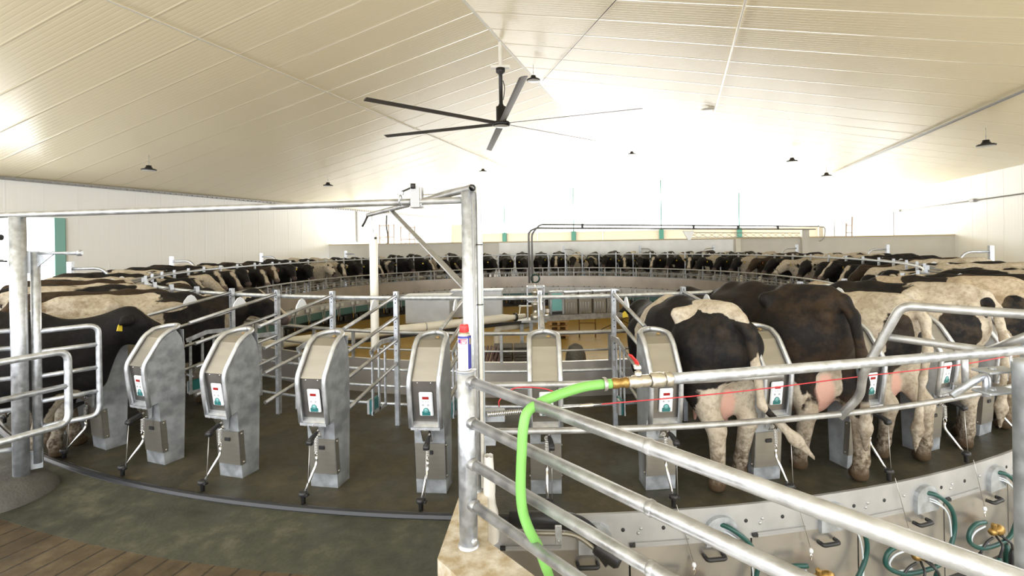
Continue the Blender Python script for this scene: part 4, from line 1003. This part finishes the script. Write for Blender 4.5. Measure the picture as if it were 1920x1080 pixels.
hb = part(MB().lathe([(.016, 0), (.016, .015), (.008, .018), (.008, .032), (.0, .034)], v0, 10).box(v0 + Vector((-.004, 0, .036)), (.03, .026, .012)), 'valve_stem', M['nickel'], wt)
part(MB().bar(v0 + Vector((.0, 0, .034)), v0 + Vector((-.004, -.004, .052)), .016, .005), 'handle_neck', M['nickel'], wt)
part(MB().bar(v0 + Vector((-.004, -.004, .050)), v0 + Vector((-.012, -.010, .068)), .020, .006).bar(v0 + Vector((-.011, -.009, .065)), v0 + Vector((-.040, -.028, .098)), .019, .006), 'red_handle', M['red'], wt, 'red valve handle')
part(MB().lathe([(.028, -.004), (.030, 0), (.030, .008), (.028, .012)], X(-.045), 16, dx), 'hose_clip', M['wire'], wt)
hs = [X(-.01), X(-.07), (.21, 2.09, 1.156), (.10, 2.04, 1.138), (.02, 1.995, 1.118), (-.022, 1.965, 1.095), (-.038, 1.950, 1.04), (-.045, 1.945, .95), (-.052, 1.945, .80), (-.045, 1.955, .70), (-.02, 1.99, .60), (.015, 2.06, .49), (.045, 2.10, .38), (.07, 2.17, .25), (.10, 2.3, -.1), (.14, 2.4, -.5)]
tag(MB().tube(spline(hs, 7), .0212, 14).build('garden_hose', M['green_hose']), 'bright green hose draped over the railing from the ball valve', 'hose')
# hoop gate and end post at the right
hg = thing('hoop_gate', 'bent hoop gate of galvanised tube rising over the kick rail', 'gate', (2.07, 3.2, .6))
E1 = [view(1574, 782, y=3.28), view(1613, 742, y=3.20), view(1618, 700, y=3.12), view(1690, 573, y=2.98), view(1960, 592, y=2.62)]
part(MB().tube(bend(E1, .06, 6), .0265, 12), 'hoop_tube', M['galv_rail'], hg)
part(MB().tube([view(1648, 630, y=3.06), view(1890, 662, y=2.80)], .0235, 12), 'cross_tube', M['galv_rail'], hg)
part(MB().tube([view(1838, 664, y=2.85), view(1975, 612, y=2.55)], .024, 12), 'cross_tube', M['galv_rail'], hg)
part(MB().tube([view(1808, 664, y=2.72), view(1810, 718, y=2.72)], .017, 10).box(view(1812, 722, y=2.72), (.10, .07, .008)), 'drop_leg', M['galv'], hg)
ep = thing('end_post', 'stout capped steel post cut off by the right edge of the photo', 'post', (2.30, 2.25, -1.1))
part(MB().lathe([(.062, -1.1), (.062, 1.12), (.064, 1.125), (.064, 1.185), (.060, 1.20), (.050, 1.205), (.0, 1.205)], (2.325, 2.25, 0), 24), 'post', M['galv_plate'], ep)
for v in (694, 733):
    c = view(1868, v, y=2.36); part(MB().box(c, (.19, .09, .012), Matrix.Rotation(.18, 3, 'Z'), bev=.004).lathe([(.016, 0), (.014, .008), (0, .009)], c + Vector((-.02, 0, .006)), 10), 'hinge_plate', M['galv_plate'], ep)
part(MB().tube(bend([view(1784, 742, y=2.45), view(1850, 700, y=2.42), view(1850, 745, y=2.40)], .04, 4), .017, 9), 'bracket_tube', M['galv'], ep)
# emergency cord with spring
ec = thing('emergency_cord', 'thin red cord with steel spring stretched behind the water pipe', 'cord', (-.3, 2.9, .76))
S0, S1, S2 = Vector((-.27, 2.90, .757)), Vector((.10, 2.95, .768)), Vector((.43, 3.0, .775))
part(MB().tube(coil(S0, S1, .014, 34, 7), .004, 4), 'spring', M['chrome'], ec)
part(MB().tube([S1, S2], .005, 6).lathe([(.004, 0), (.012, .02), (.012, .09), (.004, .11)], S1 + (S2 - S1) * .55, 8, S2 - S1), 'turnbuckle', M['chrome'], ec)
part(MB().tube(spline([S2, Vector((1.3, 3.13, .795)), Vector((2.2, 3.3, .83)), Vector((3.2, 3.46, .88)), Vector((4.4, 3.9, .93))], 6), .0042, 5), 'red_line', M['red_cord'], ec)
part(MB().tube(spline([(-.20, 2.91, .80), (-.19, 2.86, .86), (-.1, 2.88, .92), (.06, 2.9, .91), (.16, 2.92, .87)], 6), .004, 5), 'red_loop', M['red_cord'], ec)
# black sensor arm below the rim beside the kerb
ba = thing('rim_sensor_arm', 'black padded arm with bent steel tube under the platform rim', 'arm', (.2, 3.0, -.2))
p0, p1, p2 = view(955, 985, y=2.98), view(1075, 988, y=2.95), view(1165, 1058, y=2.80)
part(MB().tube(bend([p0 + Vector((0, .03, .02)), p1 + Vector((.05, .03, .02)), p2 + Vector((-.05, .03, .0))], .12, 6), .052, 12), 'rubber_sleeve', M['black_soft'], ba)
part(MB().tube(bend([view(950, 1000, y=2.90), view(1080, 1001, y=2.87), view(1128, 1040, y=2.76)], .08, 6), .0125, 10), 'steel_tube', M['stainless'], ba)
part(MB().box(view(1047, 1003, y=2.865), (.04, .012, .115), bev=.003).lathe([(.006, 0), (.005, .008), (0, .009)], view(1047, 986, y=2.85), 8, (0, -1, 0)).lathe([(.006, 0), (.005, .008), (0, .009)], view(1047, 1014, y=2.85), 8, (0, -1, 0)), 'clamp', M['galv'], ba)
d_ = (view(1158, 1052, y=2.72) - view(1112, 1020, y=2.78)).normalized()
part(MB().lathe([(.0, 0), (.04, .002), (.046, .02), (.046, .14), (.03, .16), (0, .162)], view(1116, 1022, y=2.78), 16, d_), 'end_roller', M['black'], ba)

# ================================================================== middle of the platform
def rpt(r, a): return Vector((CX + r * math.sin(a), CY - r * math.cos(a), 0))
gl = thing('rotary_gland', 'steel framed rotary gland standing in the middle of the platform', 'rotary gland', (.10, 12.2, -1.2))
c0 = Vector((.12, 12.25, 0))
mb = MB()
for sx in (-.20, .22):
    for sy in (-.2, .2): mb.bar(c0 + Vector((sx, sy, -.12)), c0 + Vector((sx, sy, .66)), .035)
for z in (.66, .30):
    for a, b in (((-.22, -.2), (.24, -.2)), ((-.22, .2), (.24, .2)), ((-.2, -.2), (-.2, .2)), ((.22, -.2), (.22, .2))): mb.bar(c0 + Vector((*a, z)), c0 + Vector((*b, z)), .035, .03)
part(mb, 'frame', M['galv'], gl)
part(MB().lathe([(.0, -.2), (.13, -.2), (.13, -.05), (.07, -.03), (.07, .15), (.11, .17), (.11, .26), (.05, .28), (.05, .45), (.09, .47), (.09, .56), (.03, .6), (.03, .72)], c0, 18), 'gland', M['nickel'], gl)
mb = MB()
for sx in (-.35, -.12, .12): mb.bar(c0 + Vector((sx, -.1, -1.2)), c0 + Vector((sx, -.1, -.2)), .09 if sx < .1 else .06)
mb.box(c0 + Vector((-.1, 0, -.19)), (.75, .5, .05)); part(mb, 'column', M['galv_plate'], gl)
part(MB().bar(c0 + Vector((-.42, -.2, -.1)), c0 + Vector((-.38, -.2, .22)), .03).bar(c0 + Vector((-.42, -.2, .2)), c0 + Vector((-.1, -.2, .2)), .03), 'pipe_support', M['white_pvc'], gl)
part(MB().lathe([(.0, 0), (.06, .01), (.06, .10), (0, .11)], c0 + Vector((.30, -.15, .0)), 12), 'valve_block', M['white_pvc'], gl); part(MB().lathe([(.0, 0), (.05, .01), (.05, .12), (0, .13)], c0 + Vector((.42, -.1, -.02)), 12), 'valve_block', M['white_pvc'], gl)
mb = MB(); mb.lathe([(.10, -.012), (.115, 0), (.10, .012), (.09, 0), (.10, -.012)], c0 + Vector((.0, -.05, .87)), 22, (0, 1, .1)); mb.lathe([(.10, -.012), (.113, 0), (.10, .012), (.09, 0), (.10, -.012)], c0 + Vector((.02, -.01, .86)), 22, (.2, 1, 0))
tag(mb.build('hose_coil', M['teal_hose']), 'dark green coiled hose hung at the foot of the vertical centre pipe', 'hose coil')
cp_ = thing('centre_pipe', 'vertical steel pipe dropping to the centre from a long overhead pipe run', 'pipe', (.0, 12.25, .8))
Q = Vector((.02, 12.25, 0)); Z1 = 2.155
tgt = Vector((11.9, 20.05, 2.14))
part(MB().tube(bend([Q + Vector((-.045, 0, .75)), Q + Vector((-.045, 0, Z1 - .1)), Q + (tgt - Q) * .012 + Vector((0, 0, Z1 - .03)), tgt + Vector((0, 0, .0))], .1, 4), .026, 8), 'supply_pipe', M['pipe_grey'], cp_)
part(MB().tube(bend([Q + Vector((.035, 0, .75)), Q + Vector((.035, 0, 2.0)), Q + Vector((.25, .15, 2.24)), tgt + Vector((-.2, 0, .13)), tgt + Vector((.15, 0, .13))], .1, 4), .024, 8), 'return_pipe', M['pipe_grey'], cp_)
mb = MB()
for f in (.12, .45, .62, .80): p = Q + (tgt - Q) * f; mb.box(Vector((p.x, p.y, 2.2)), (.06, .06, .16))
part(mb, 'clamp', M['dark_metal'], cp_)
part(MB().tube(spline([tgt + Vector((.1, -.1, .1)), tgt + Vector((.32, -.1, .04)), tgt + Vector((.28, -.1, -.35)), tgt + Vector((.1, -.1, -.5))], 6), .02, 7), 'hose_end', M['conduit'], cp_)
# wire mesh truss hung below the overhead pipes
tt = thing('cable_truss', 'light zigzag wire truss hanging under the overhead pipes', 'truss', (7, 16.8, 1.8))
a_, b_ = view(1292, 436, y=16.6), view(1500, 437, y=19.7)
dn = Vector((0, 0, -.17)); mb = MB().tube([a_, b_], .012, 5).tube([a_ + dn, b_ + dn], .012, 5); n_ = 14
for i in range(n_):
    p, q2 = a_ + (b_ - a_) * (i / n_), a_ + (b_ - a_) * ((i + 1) / n_)
    mb.tube([p, q2 + dn], .007, 4).tube([p + dn, q2], .007, 4)
part(mb, 'lattice', M['conduit'], tt); part(MB().prism([(-.22, .06), (.18, .06), (.05, -.25), (-.05, -.25)], -.02, .02, Matrix.Translation(a_)), 'end_plate', M['board_steel'], tt)
# big white pipe on its beam
bp_ = thing('milk_pipe', 'big white plastic pipe on a thin beam from the centre gland', 'pipe', (-2.6, 10.5, -.07))
e0, e1 = Vector((-.15, 12.1, -.06)), Vector((-5.4, 8.9, -.07))
part(MB().tube([e0, e0 + (e1 - e0) * .06, e0 + (e1 - e0) * .1, e1], [.06, .065, .10, .10], 16), 'pipe', M['white_pvc'], bp_)
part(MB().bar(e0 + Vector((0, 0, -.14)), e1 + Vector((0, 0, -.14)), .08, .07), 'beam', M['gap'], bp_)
mb = MB()
for f in (.25, .42, .6, .8):
    c = e0 + (e1 - e0) * f; mb.lathe([(.103, -.012), (.106, 0), (.103, .012)], c, 14, e1 - e0); mb.bar(c + Vector((0, 0, -.1)), c + Vector((0, 0, -.24)), .05)
part(mb, 'clamp', M['galv_rail'], bp_)
mb = MB().lathe([(.09, -.03), (.10, -.03), (.10, .03), (.09, .03)], e0 + (e1 - e0) * .045, 14, e1 - e0); part(mb, 'rubber_joint', M['black'], bp_)
part(MB().tube(bend([Vector((.1, 12.5, -.34)), Vector((-.85, 11.95, -.34)), Vector((-.85, 11.95, -1.2))], .1, 5), .085, 14), 'drain_pipe', M['white_pvc'], bp_)
# beam with control boxes
bm_ = thing('box_beam', 'grey steel beam reaching from the centre gland under the row of boxes', 'beam', (2.9, 12.6, -.1))
f0, f1 = Vector((.25, 12.1, -.12)), Vector((6.6, 13.4, -.10))
part(MB().bar(f0, f1, .22, .14), 'beam', M['galv_rail'], bm_); part(MB().box(f0 + (f1 - f0) * .45 + Vector((0, -.1, -.12)), (.3, .06, .06)), 'bracket', M['conduit'], bm_)
def bx_at(u, v1, wd, h, dpt, name, m, lab, cat, group=None, y=12.3):
    t = min(((f0 + (f1 - f0) * (i / 200)), i) for i in range(0)) if False else None
    best = min((abs(to_px(f0 + (f1 - f0) * (i / 400))[0] - u), i) for i in range(401))[1]
    p = f0 + (f1 - f0) * (best / 400); z = -.045
    g = thing(name, lab, cat, (p.x, p.y, z), group); rot = Matrix.Rotation(.2, 3, 'Z')
    part(MB().box(Vector((p.x, p.y, z + h / 2)), (wd, dpt, h), rot, bev=.015), 'case', m, g)
    return g, p, z, rot
g, p, z, rot = bx_at(1043, 585, .37, .59, .25, 'control_box', M['galv_plate'], 'tall grey control box with pale teal front by the centre gland', 'control box')
part(MB().box(Vector((p.x + .01, p.y - .135, z + .33)), (.26, .02, .43), rot, bev=.008), 'teal_front', M['teal_light'], g)
part(MB().box(Vector((p.x + .01, p.y - .13, z + .06)), (.26, .05, .07), rot), 'cable_entry', M['black'], g)
for i, u in enumerate((1069, 1095, 1122, 1147)):
    g, p, z, rot = bx_at(u, 580, .335, .54, .26, 'steel_box', M['stainless'], 'stainless box with yellow sticker, %s of four counting from the teal control box' % nth(i + 1), 'steel box', 'stainless boxes on the beam')
    part(MB().box(Vector((p.x, p.y, z + .555)), (.35, .28, .03), rot), 'lid', M['galv'], g)
    part(MB().box(Vector((p.x - .04, p.y - .135, z + .475)), (.11, .008, .085), rot), 'yellow_sticker', M['yellow'], g); part(MB().box(Vector((p.x + .07, p.y - .115, z + .48)), (.09, .008, .08), rot), 'white_sticker', M['tag_white'], g)
    mb = MB()
    for x in (-.1, -.04, .03, .1): mb.tube([Vector((p.x + x, p.y - .14 + x * .2, z + .3)), Vector((p.x + x, p.y - .14 + x * .2, z + .02))], .014, 6)
    part(mb, 'hose_pair', M['conduit'], g)
for (u0_, u1_, v0_, v1_, y_, lab) in ((760, 843, 555, 607, 11.0, 'wide dull steel cabinet with stains above the white pipe'), (847, 941, 545, 596, 12.0, 'clean grey steel cabinet between the tall pole and centre gland')):
    a, b2 = view(u0_, v1_, y=y_), view(u1_, v0_, y=y_); c = (a + b2) / 2
    g = thing('steel_cabinet', lab, 'cabinet', (c.x, y_ + .2, a.z))
    part(MB().box(Vector((c.x, y_ + .2, c.z)), (b2.x - a.x, .4, b2.z - a.z), bev=.012), 'body', M['box_steel'], g)
    part(MB().box(Vector((c.x, y_ + .19, b2.z + .012)), (b2.x - a.x + .04, .46, .03)), 'lid', M['galv'], g)
    part(MB().bar(Vector((a.x + .2, y_ + .1, a.z)), Vector((a.x + .2, y_ + .1, -.1)), .05).bar(Vector((b2.x - .2, y_ + .1, a.z)), Vector((b2.x - .2, y_ + .1, -.1)), .05), 'foot', M['dark_metal'], g)
# milk meters under the far kerb
mm_ = empty('milk_meter')
MB().lathe([(.0, -.10), (.05, -.09), (.062, -.02), (.055, .06), (.03, .09), (0, .095)], (-.09, 0, -.60), 10).build('bowl', M['black'], mm_)
MB().lathe([(.018, -.07), (.02, 0), (.012, .12)], (-.11, .12, -.56), 8).build('brass_outlet', M['brass'], mm_)
for y in (-.1, .1): MB().box((-.05, y, -.15), (.05, .10, .11), bev=.01).build('white_cap', M['tag_white'], mm_)
MB().bar((-.04, 0, -.2), (-.04, 0, -.52), .03).bar((-.06, .1, -.25), (-.08, .1, -.45), .02).build('bracket', M['conduit'], mm_)
MB().box((-.06, -.22, -.62), (.12, .14, .16), bev=.02).build('pulsator', M['dark_metal'], mm_)
for i, k in enumerate(range(24, 63)):
    o = mm_ if i == 0 else copy_tree(mm_)
    radial(o, k + .5, RK)
    if k < 36: lab = 'milk meter under the far steel kerb, %s to the right of the vertical centre pipe' % nth(36 - k)
    else: lab = 'milk meter under the far steel kerb, %s to the left of the vertical centre pipe' % nth(k - 35)
    tag(o, lab, 'milk meter', 'milk meters under the inner kerb')
# crates, cartons, pallets, column and scaffold on the inner floor
cr_ = random.Random(5)
rows = ('bottom', 'second', 'third', 'top'); cols_ = ('left', 'middle', 'right')
for j in range(4):
    for i in range(3):
        c = Vector((-.62 + .43 * i, 10.6, -1.2 + .185 * j + .0925))
        mb = MB().box(c, (.41, .4, .18), Matrix.Rotation(cr_.uniform(-.03, .03), 3, 'Z'), bev=.012)
        o = mb.build('plastic_crate', M['crate'])
        tag(o, 'dark grey crate in the %s row of the stack, %s column' % (rows[j], cols_[i]), 'crate', 'dark crates stacked on the inner floor')
        for z in (.05, -.03): 
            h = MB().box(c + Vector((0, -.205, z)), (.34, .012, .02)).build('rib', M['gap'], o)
for i in range(6):
    c = Vector((-1.10 + .075 * i, 9.9, -1.2 + .42))
    mb = MB().box(c, (.05, .55, .84), Matrix.Rotation(.28, 3, 'Y'), bev=.01)
    tag(mb.build('carton', M['crate_purple']), 'purple brown folded carton leaning by the crates, %s from the left' % nth(i + 1), 'carton', 'leaning folded cartons')
for i in range(5):
    z = -1.2 + .14 * i; g = thing('wooden_pallet', 'pale wooden pallet, %s from the bottom of the pallet stack' % nth(i + 1), 'pallet', (.85, 15.3, z), 'wooden pallets stacked on the inner floor')
    for x in (-.25, 0, .25): part(MB().box(Vector((.85 + x, 15.3, z + .05)), (.08, 1.0, .09)), 'bearer', M['wood'], g)
    for y in (-.45, -.22, 0, .22, .45): part(MB().box(Vector((.85, 15.3 + y, z + .108)), (.62, .12, .022)), 'board', M['wood'], g)
tag(MB().box((2.95, 16.5, -.66), (.34, .34, 1.08), bev=.02).build('brown_column', M['brown_paint']), 'short square brown column on the yellow inner floor', 'column')
sc_ = thing('scaffold_frame', 'low rusty scaffold frame with cross braces beside the brown column', 'scaffold', (2.4, 15.2, -1.2))
mb = MB()
for x in (1.5, 2.0, 3.6, 4.4): mb.tube([(x, 15.0, -1.2), (x, 15.0, -.22)], .018, 6)
for z in (-.35, -.75): mb.tube([(1.5, 15.0, z), (2.0, 15.0, z)], .014, 6).tube([(3.6, 15.0, z), (4.4, 15.0, z)], .014, 6)
part(mb, 'frame', M['scaff'], sc_); part(MB().tube([(2.0, 15.0, -.3), (3.6, 15.0, -1.05)], .012, 5).tube([(2.0, 15.0, -1.05), (3.6, 15.0, -.3)], .012, 5), 'brace', M['dark_metal'], sc_)
# stray dark sacks by the centre, seen between the near rails
tag(MB().lathe([(.0, 0), (.22, .02), (.25, .2), (.22, .45), (.15, .62), (.05, .68), (0, .66)], (1.0, 10.9, -1.2), 14).build('dark_sack', M['crate']), 'dark bulging sack behind the bollard with the green hose', 'sack')

# ================================================================== outside the ring: rump gates, wall fittings, lamps, fan
def circ(u, r=10.15):
    d = view(u, 470, y=1.0); d = Vector((d.x, 1, 0)); a = d.dot(d); b = -2 * (d.x * CX + d.y * CY); c = CX * CX + CY * CY - r * r
    return d * ((-b + math.sqrt(b * b - 4 * a * c)) / (2 * a))
rg = [(135, 1), (322, 1), (490, 1), (648, 1), (1057, 1), (1200, 1), (1338, -1), (1494, -1), (1664, -1), (1858, -1)]
for i, (u, s) in enumerate(rg):
    p = circ(u); 
    if i == 0: p = view(132, 500, y=8.9); p.z = 0
    if i == 1: p = view(322, 495, y=12.9); p.z = 0
    z = 1.56; g = thing('rump_gate', 'galvanised rump post with bent arm behind the cows, %s from the left doorway' % nth(i + 1), 'rump gate', tuple(p), 'rump gates outside the far ring')
    t = Vector((1, -.05, 0)) * s
    if abs(p.x) > 6: t = (Vector((CX, CY, 0)) - p).normalized() * .75 + Vector((.5 * s, 0, 0))
    part(MB().box(p + Vector((0, 0, z / 2)), (.09, .06, z)), 'post', M['galv'], g)
    part(MB().tube(bend([p + Vector((0, 0, z - .13)), p + t * .40 + Vector((0, 0, z - .13)), p + t * .52 + Vector((0, 0, z - .32)), p + t * .52 + Vector((0, 0, .8))], .12, 5), .028, 8), 'arm', M['galv'], g)
def wallfit(name, mb, m, label, cat): o = mb.build(name, m); o.rotation_euler = (0, 0, shell_rz); return tag(o, label, cat)
wallfit('wall_conduit', MB().box((LB + .08, 25.2, 2.9), (.09, .12, 1.9)), M['conduit'], 'grey conduit running down the left wall, nearer of the two', 'conduit')
wallfit('wall_cable', MB().tube(spline([(LB + .1, 28.3, 3.75), (LB + .14, 28.2, 3.0), (LB + .1, 28.4, 2.4), (LB + .1, 28.4, 1.8)], 6), .05, 7), M['dark_metal'], 'dark cable bundle hanging down the left wall near the low wall', 'cable')
wallfit('wall_pipe', MB().tube([(RBW - .05, 17.5, 3.06), (RBW - .05, 30, 3.02)], .022, 6), M['conduit'], 'thin conduit line along the right wall', 'conduit')
wallfit('junction_box', MB().box((RBW - .06, 21.4, 3.05), (.1, .3, .12), bev=.02), M['conduit'], 'small junction box on the right wall conduit, nearer one', 'junction box')
wallfit('junction_box', MB().box((RBW - .06, 27.5, 3.03), (.1, .3, .12), bev=.02), M['conduit'], 'small junction box on the right wall conduit, farther one', 'junction box')
wallfit('drop_pipe', MB().tube([(RBW - .04, 28.2, 3.0), (RBW - .04, 28.2, 1.4)], .022, 6), M['conduit'], 'thin pipe dropping down the right wall by the farther junction box', 'pipe')
def slope_z(b): return RIDGE_Z - abs(b - ROOF_B) * (RIDGE_Z - EAVE_Z) / (ROOF_B - LB)
wallfit('ceiling_conduit', MB().tube([(6.65, 8.0, slope_z(6.65) - .05), (6.65, 26, slope_z(6.65) - .05)], .03, 7), M['conduit'], 'grey conduit along the right ceiling slope between the lamps', 'conduit')
wallfit('ceiling_pipe', MB().tube([(1.14, 2.0, slope_z(1.14) - .06), (1.14, 18.0, slope_z(1.14) - .06)], .026, 8), M['white_pvc'], 'pale pipe along the upper right ceiling slope', 'pipe')
wallfit('ceiling_cable', MB().tube([(.6, 6.0, slope_z(.6) - .04), (-4.1, 14.9, slope_z(-4.1) - .04)], .008, 5), M['dark_metal'], 'thin dark cable running across the right ceiling slope to the ridge', 'cable')
wallfit('ceiling_trim', MB().box((-9.2, 17, slope_z(-9.2) - .02), (.03, 42, .012)), M['board'], 'faint joint strip along the left ceiling slope', 'joint strip')
tag(wallfit('ceiling_vent', MB().lathe([(.0, 0), (.22, .01), (.25, .03), (0, .04)], (.97, 16.2, slope_z(.97) - .06), 16), M['white_pvc'], 'round white vent disc on the right ceiling slope', 'vent'))
lp = empty('high_bay_lamp')
MB().lathe([(.0, -.0), (.195, .0), (.20, .012), (.20, .03), (.17, .045), (.10, .055), (.095, .09), (.075, .10), (.07, .15), (.03, .155), (0, .155)], (0, 0, 0), 24).build('housing', M['dark_metal'], lp)
MB().lathe([(.0, -.012), (.16, -.010), (.18, .0)], (0, 0, 0), 20).build('lens', M['lens'], lp)
MB().tube([(0, 0, .15), (0, 0, .21), (.025, 0, .24), (0, 0, .27), (-.02, 0, .24)], .008, 6).tube([(0, 0, .26), (0, 0, .47)], .006, 5).build('hanger', M['wire'], lp)
lamps = [((-15.63, 10.77), 'dark round lamp on the left ceiling slope, nearest the doorway'), ((-14.67, 17.6), 'dark round lamp low on the left ceiling slope above the white pole'), ((-9.62, 23.1), 'small dark lamp on the left slope above the tall pole top'),
         ((-3.99, 13.5), 'dark lamp at the ridge right beside the fan blade'), ((-2.2, 24.7), 'tiny dark lamp in the bright glare right of the fan'), ((4.24, 20.9), 'dark lamp on the right slope, middle of three'), ((7.52, 15.2), 'big dark round lamp nearest the right edge'), ((6.0, 23.2), 'small lamp near the far end of the right ceiling conduit')]
for i, ((b, a), lab) in enumerate(lamps):
    o = lp if i == 0 else copy_tree(lp)
    o.location = AB(a, b, slope_z(b) - .47); o.rotation_euler = (0, 0, i * .7); tag(o, lab, 'lamp', 'high bay lamps')
# big ceiling fan at the ridge above the centre
fn = thing('ceiling_fan', 'large six bladed ceiling fan hanging from the ridge over the centre', 'ceiling fan', (-.69, 12.54, 4.86))
H_ = Vector((-.69, 12.54, 0))
part(MB().lathe([(.055, 6.35), (.055, 7.0)], H_, 12), 'white_mount', M['white_pvc'], fn); part(MB().box(H_ + Vector((0, 0, 6.36)), (.5, .14, .08), bev=.01), 'mount_plate', M['white_pvc'], fn)
part(MB().lathe([(.0, 6.32), (.12, 6.32), (.12, 6.22), (.05, 6.16), (.05, 5.4), (.075, 5.36), (.075, 5.3)], H_, 14).tube(spline([H_ + Vector((.06, 0, 6.0)), H_ + Vector((.1, -.03, 5.8)), H_ + Vector((.06, 0, 5.5))], 5), .012, 5), 'drop_rod', M['dark_metal'], fn)
part(MB().lathe([(.0, 5.32), (.13, 5.32), (.13, 4.95), (.20, 4.93), (.235, 4.90), (.235, 4.84), (.2, 4.82), (0, 4.82)], H_, 18), 'motor', M['dark_metal'], fn)
part(MB().lathe([(.0, 4.80), (.16, 4.805), (.19, 4.825)], H_, 18), 'hub_plate', M['lens'], fn)
for a in (-140, -80, -20, 40, 100, 160):
    t = math.radians(a); d = Vector((math.cos(t), math.sin(t), 0)); w_ = Vector((-d.y, d.x, 0)); tilt = (w_ * math.cos(.22) + Vector((0, 0, 1)) * math.sin(.22))
    nrm = d.cross(tilt); vs = []; P8 = [(-.09, 0), (-.04, .014), (.03, .014), (.09, .002), (.03, -.004), (-.04, -.006)]
    for r_ in (.22, 3.6): vs += [H_ + Vector((0, 0, 4.88)) + d * r_ + tilt * x + nrm * y for x, y in P8]
    part(MB().add(vs, [(i, (i + 1) % 6, (i + 1) % 6 + 6, i + 6) for i in range(6)] + [tuple(range(6)), tuple(range(6, 12))]), 'blade', M['fan_blade'], fn)
# scaffolds and a ladder behind the low wall
for i, (u0_, u1_) in enumerate(((712, 739), (752, 778))):
    y_ = 31.0; a, b2 = view(u0_, 455, y=y_), view(u1_, 455, y=y_); top = 3.0 if i == 0 else 2.85
    g = thing('tower_scaffold', 'thin scaffold frame behind the low wall, %s from the white pole' % nth(i + 1), 'scaffold', (a.x, y_, 0), 'scaffold frames behind the low wall')
    mb = MB()
    for x in (a.x, b2.x, a.x + (b2.x - a.x) * .62): mb.tube([(x, y_, 0), (x, y_, top + .1)], .03, 6)
    for z in (top, top - .75): mb.tube([(a.x, y_, z), (b2.x, y_, z)], .025, 5)
    part(mb, 'frame', M['scaff'], g); part(MB().tube([(a.x, y_, top - .8), (b2.x, y_, 1.5)], .018, 5), 'brace', M['scaff'], g)
g = thing('ladder', 'thin rusty ladder standing behind the low wall near the right corner', 'ladder', (14.5, 22.5, 0))
a, b2 = view(1584, 443, y=22.5), view(1597, 410, y=22.5)
part(MB().tube([(a.x, 22.5, 0), (a.x + .08, 22.5, 2.45)], .025, 6), 'stile', M['scaff'], g); part(MB().tube([(a.x + .28, 22.5, 0), (a.x + .36, 22.5, 2.75)], .025, 6), 'stile', M['scaff'], g)
mb = MB()
for z in (.4, .8, 1.2, 1.6, 2.0, 2.35): mb.tube([(a.x + .03, 22.5, z), (a.x + .33, 22.5, z)], .016, 5)
part(mb, 'rung', M['scaff'], g)
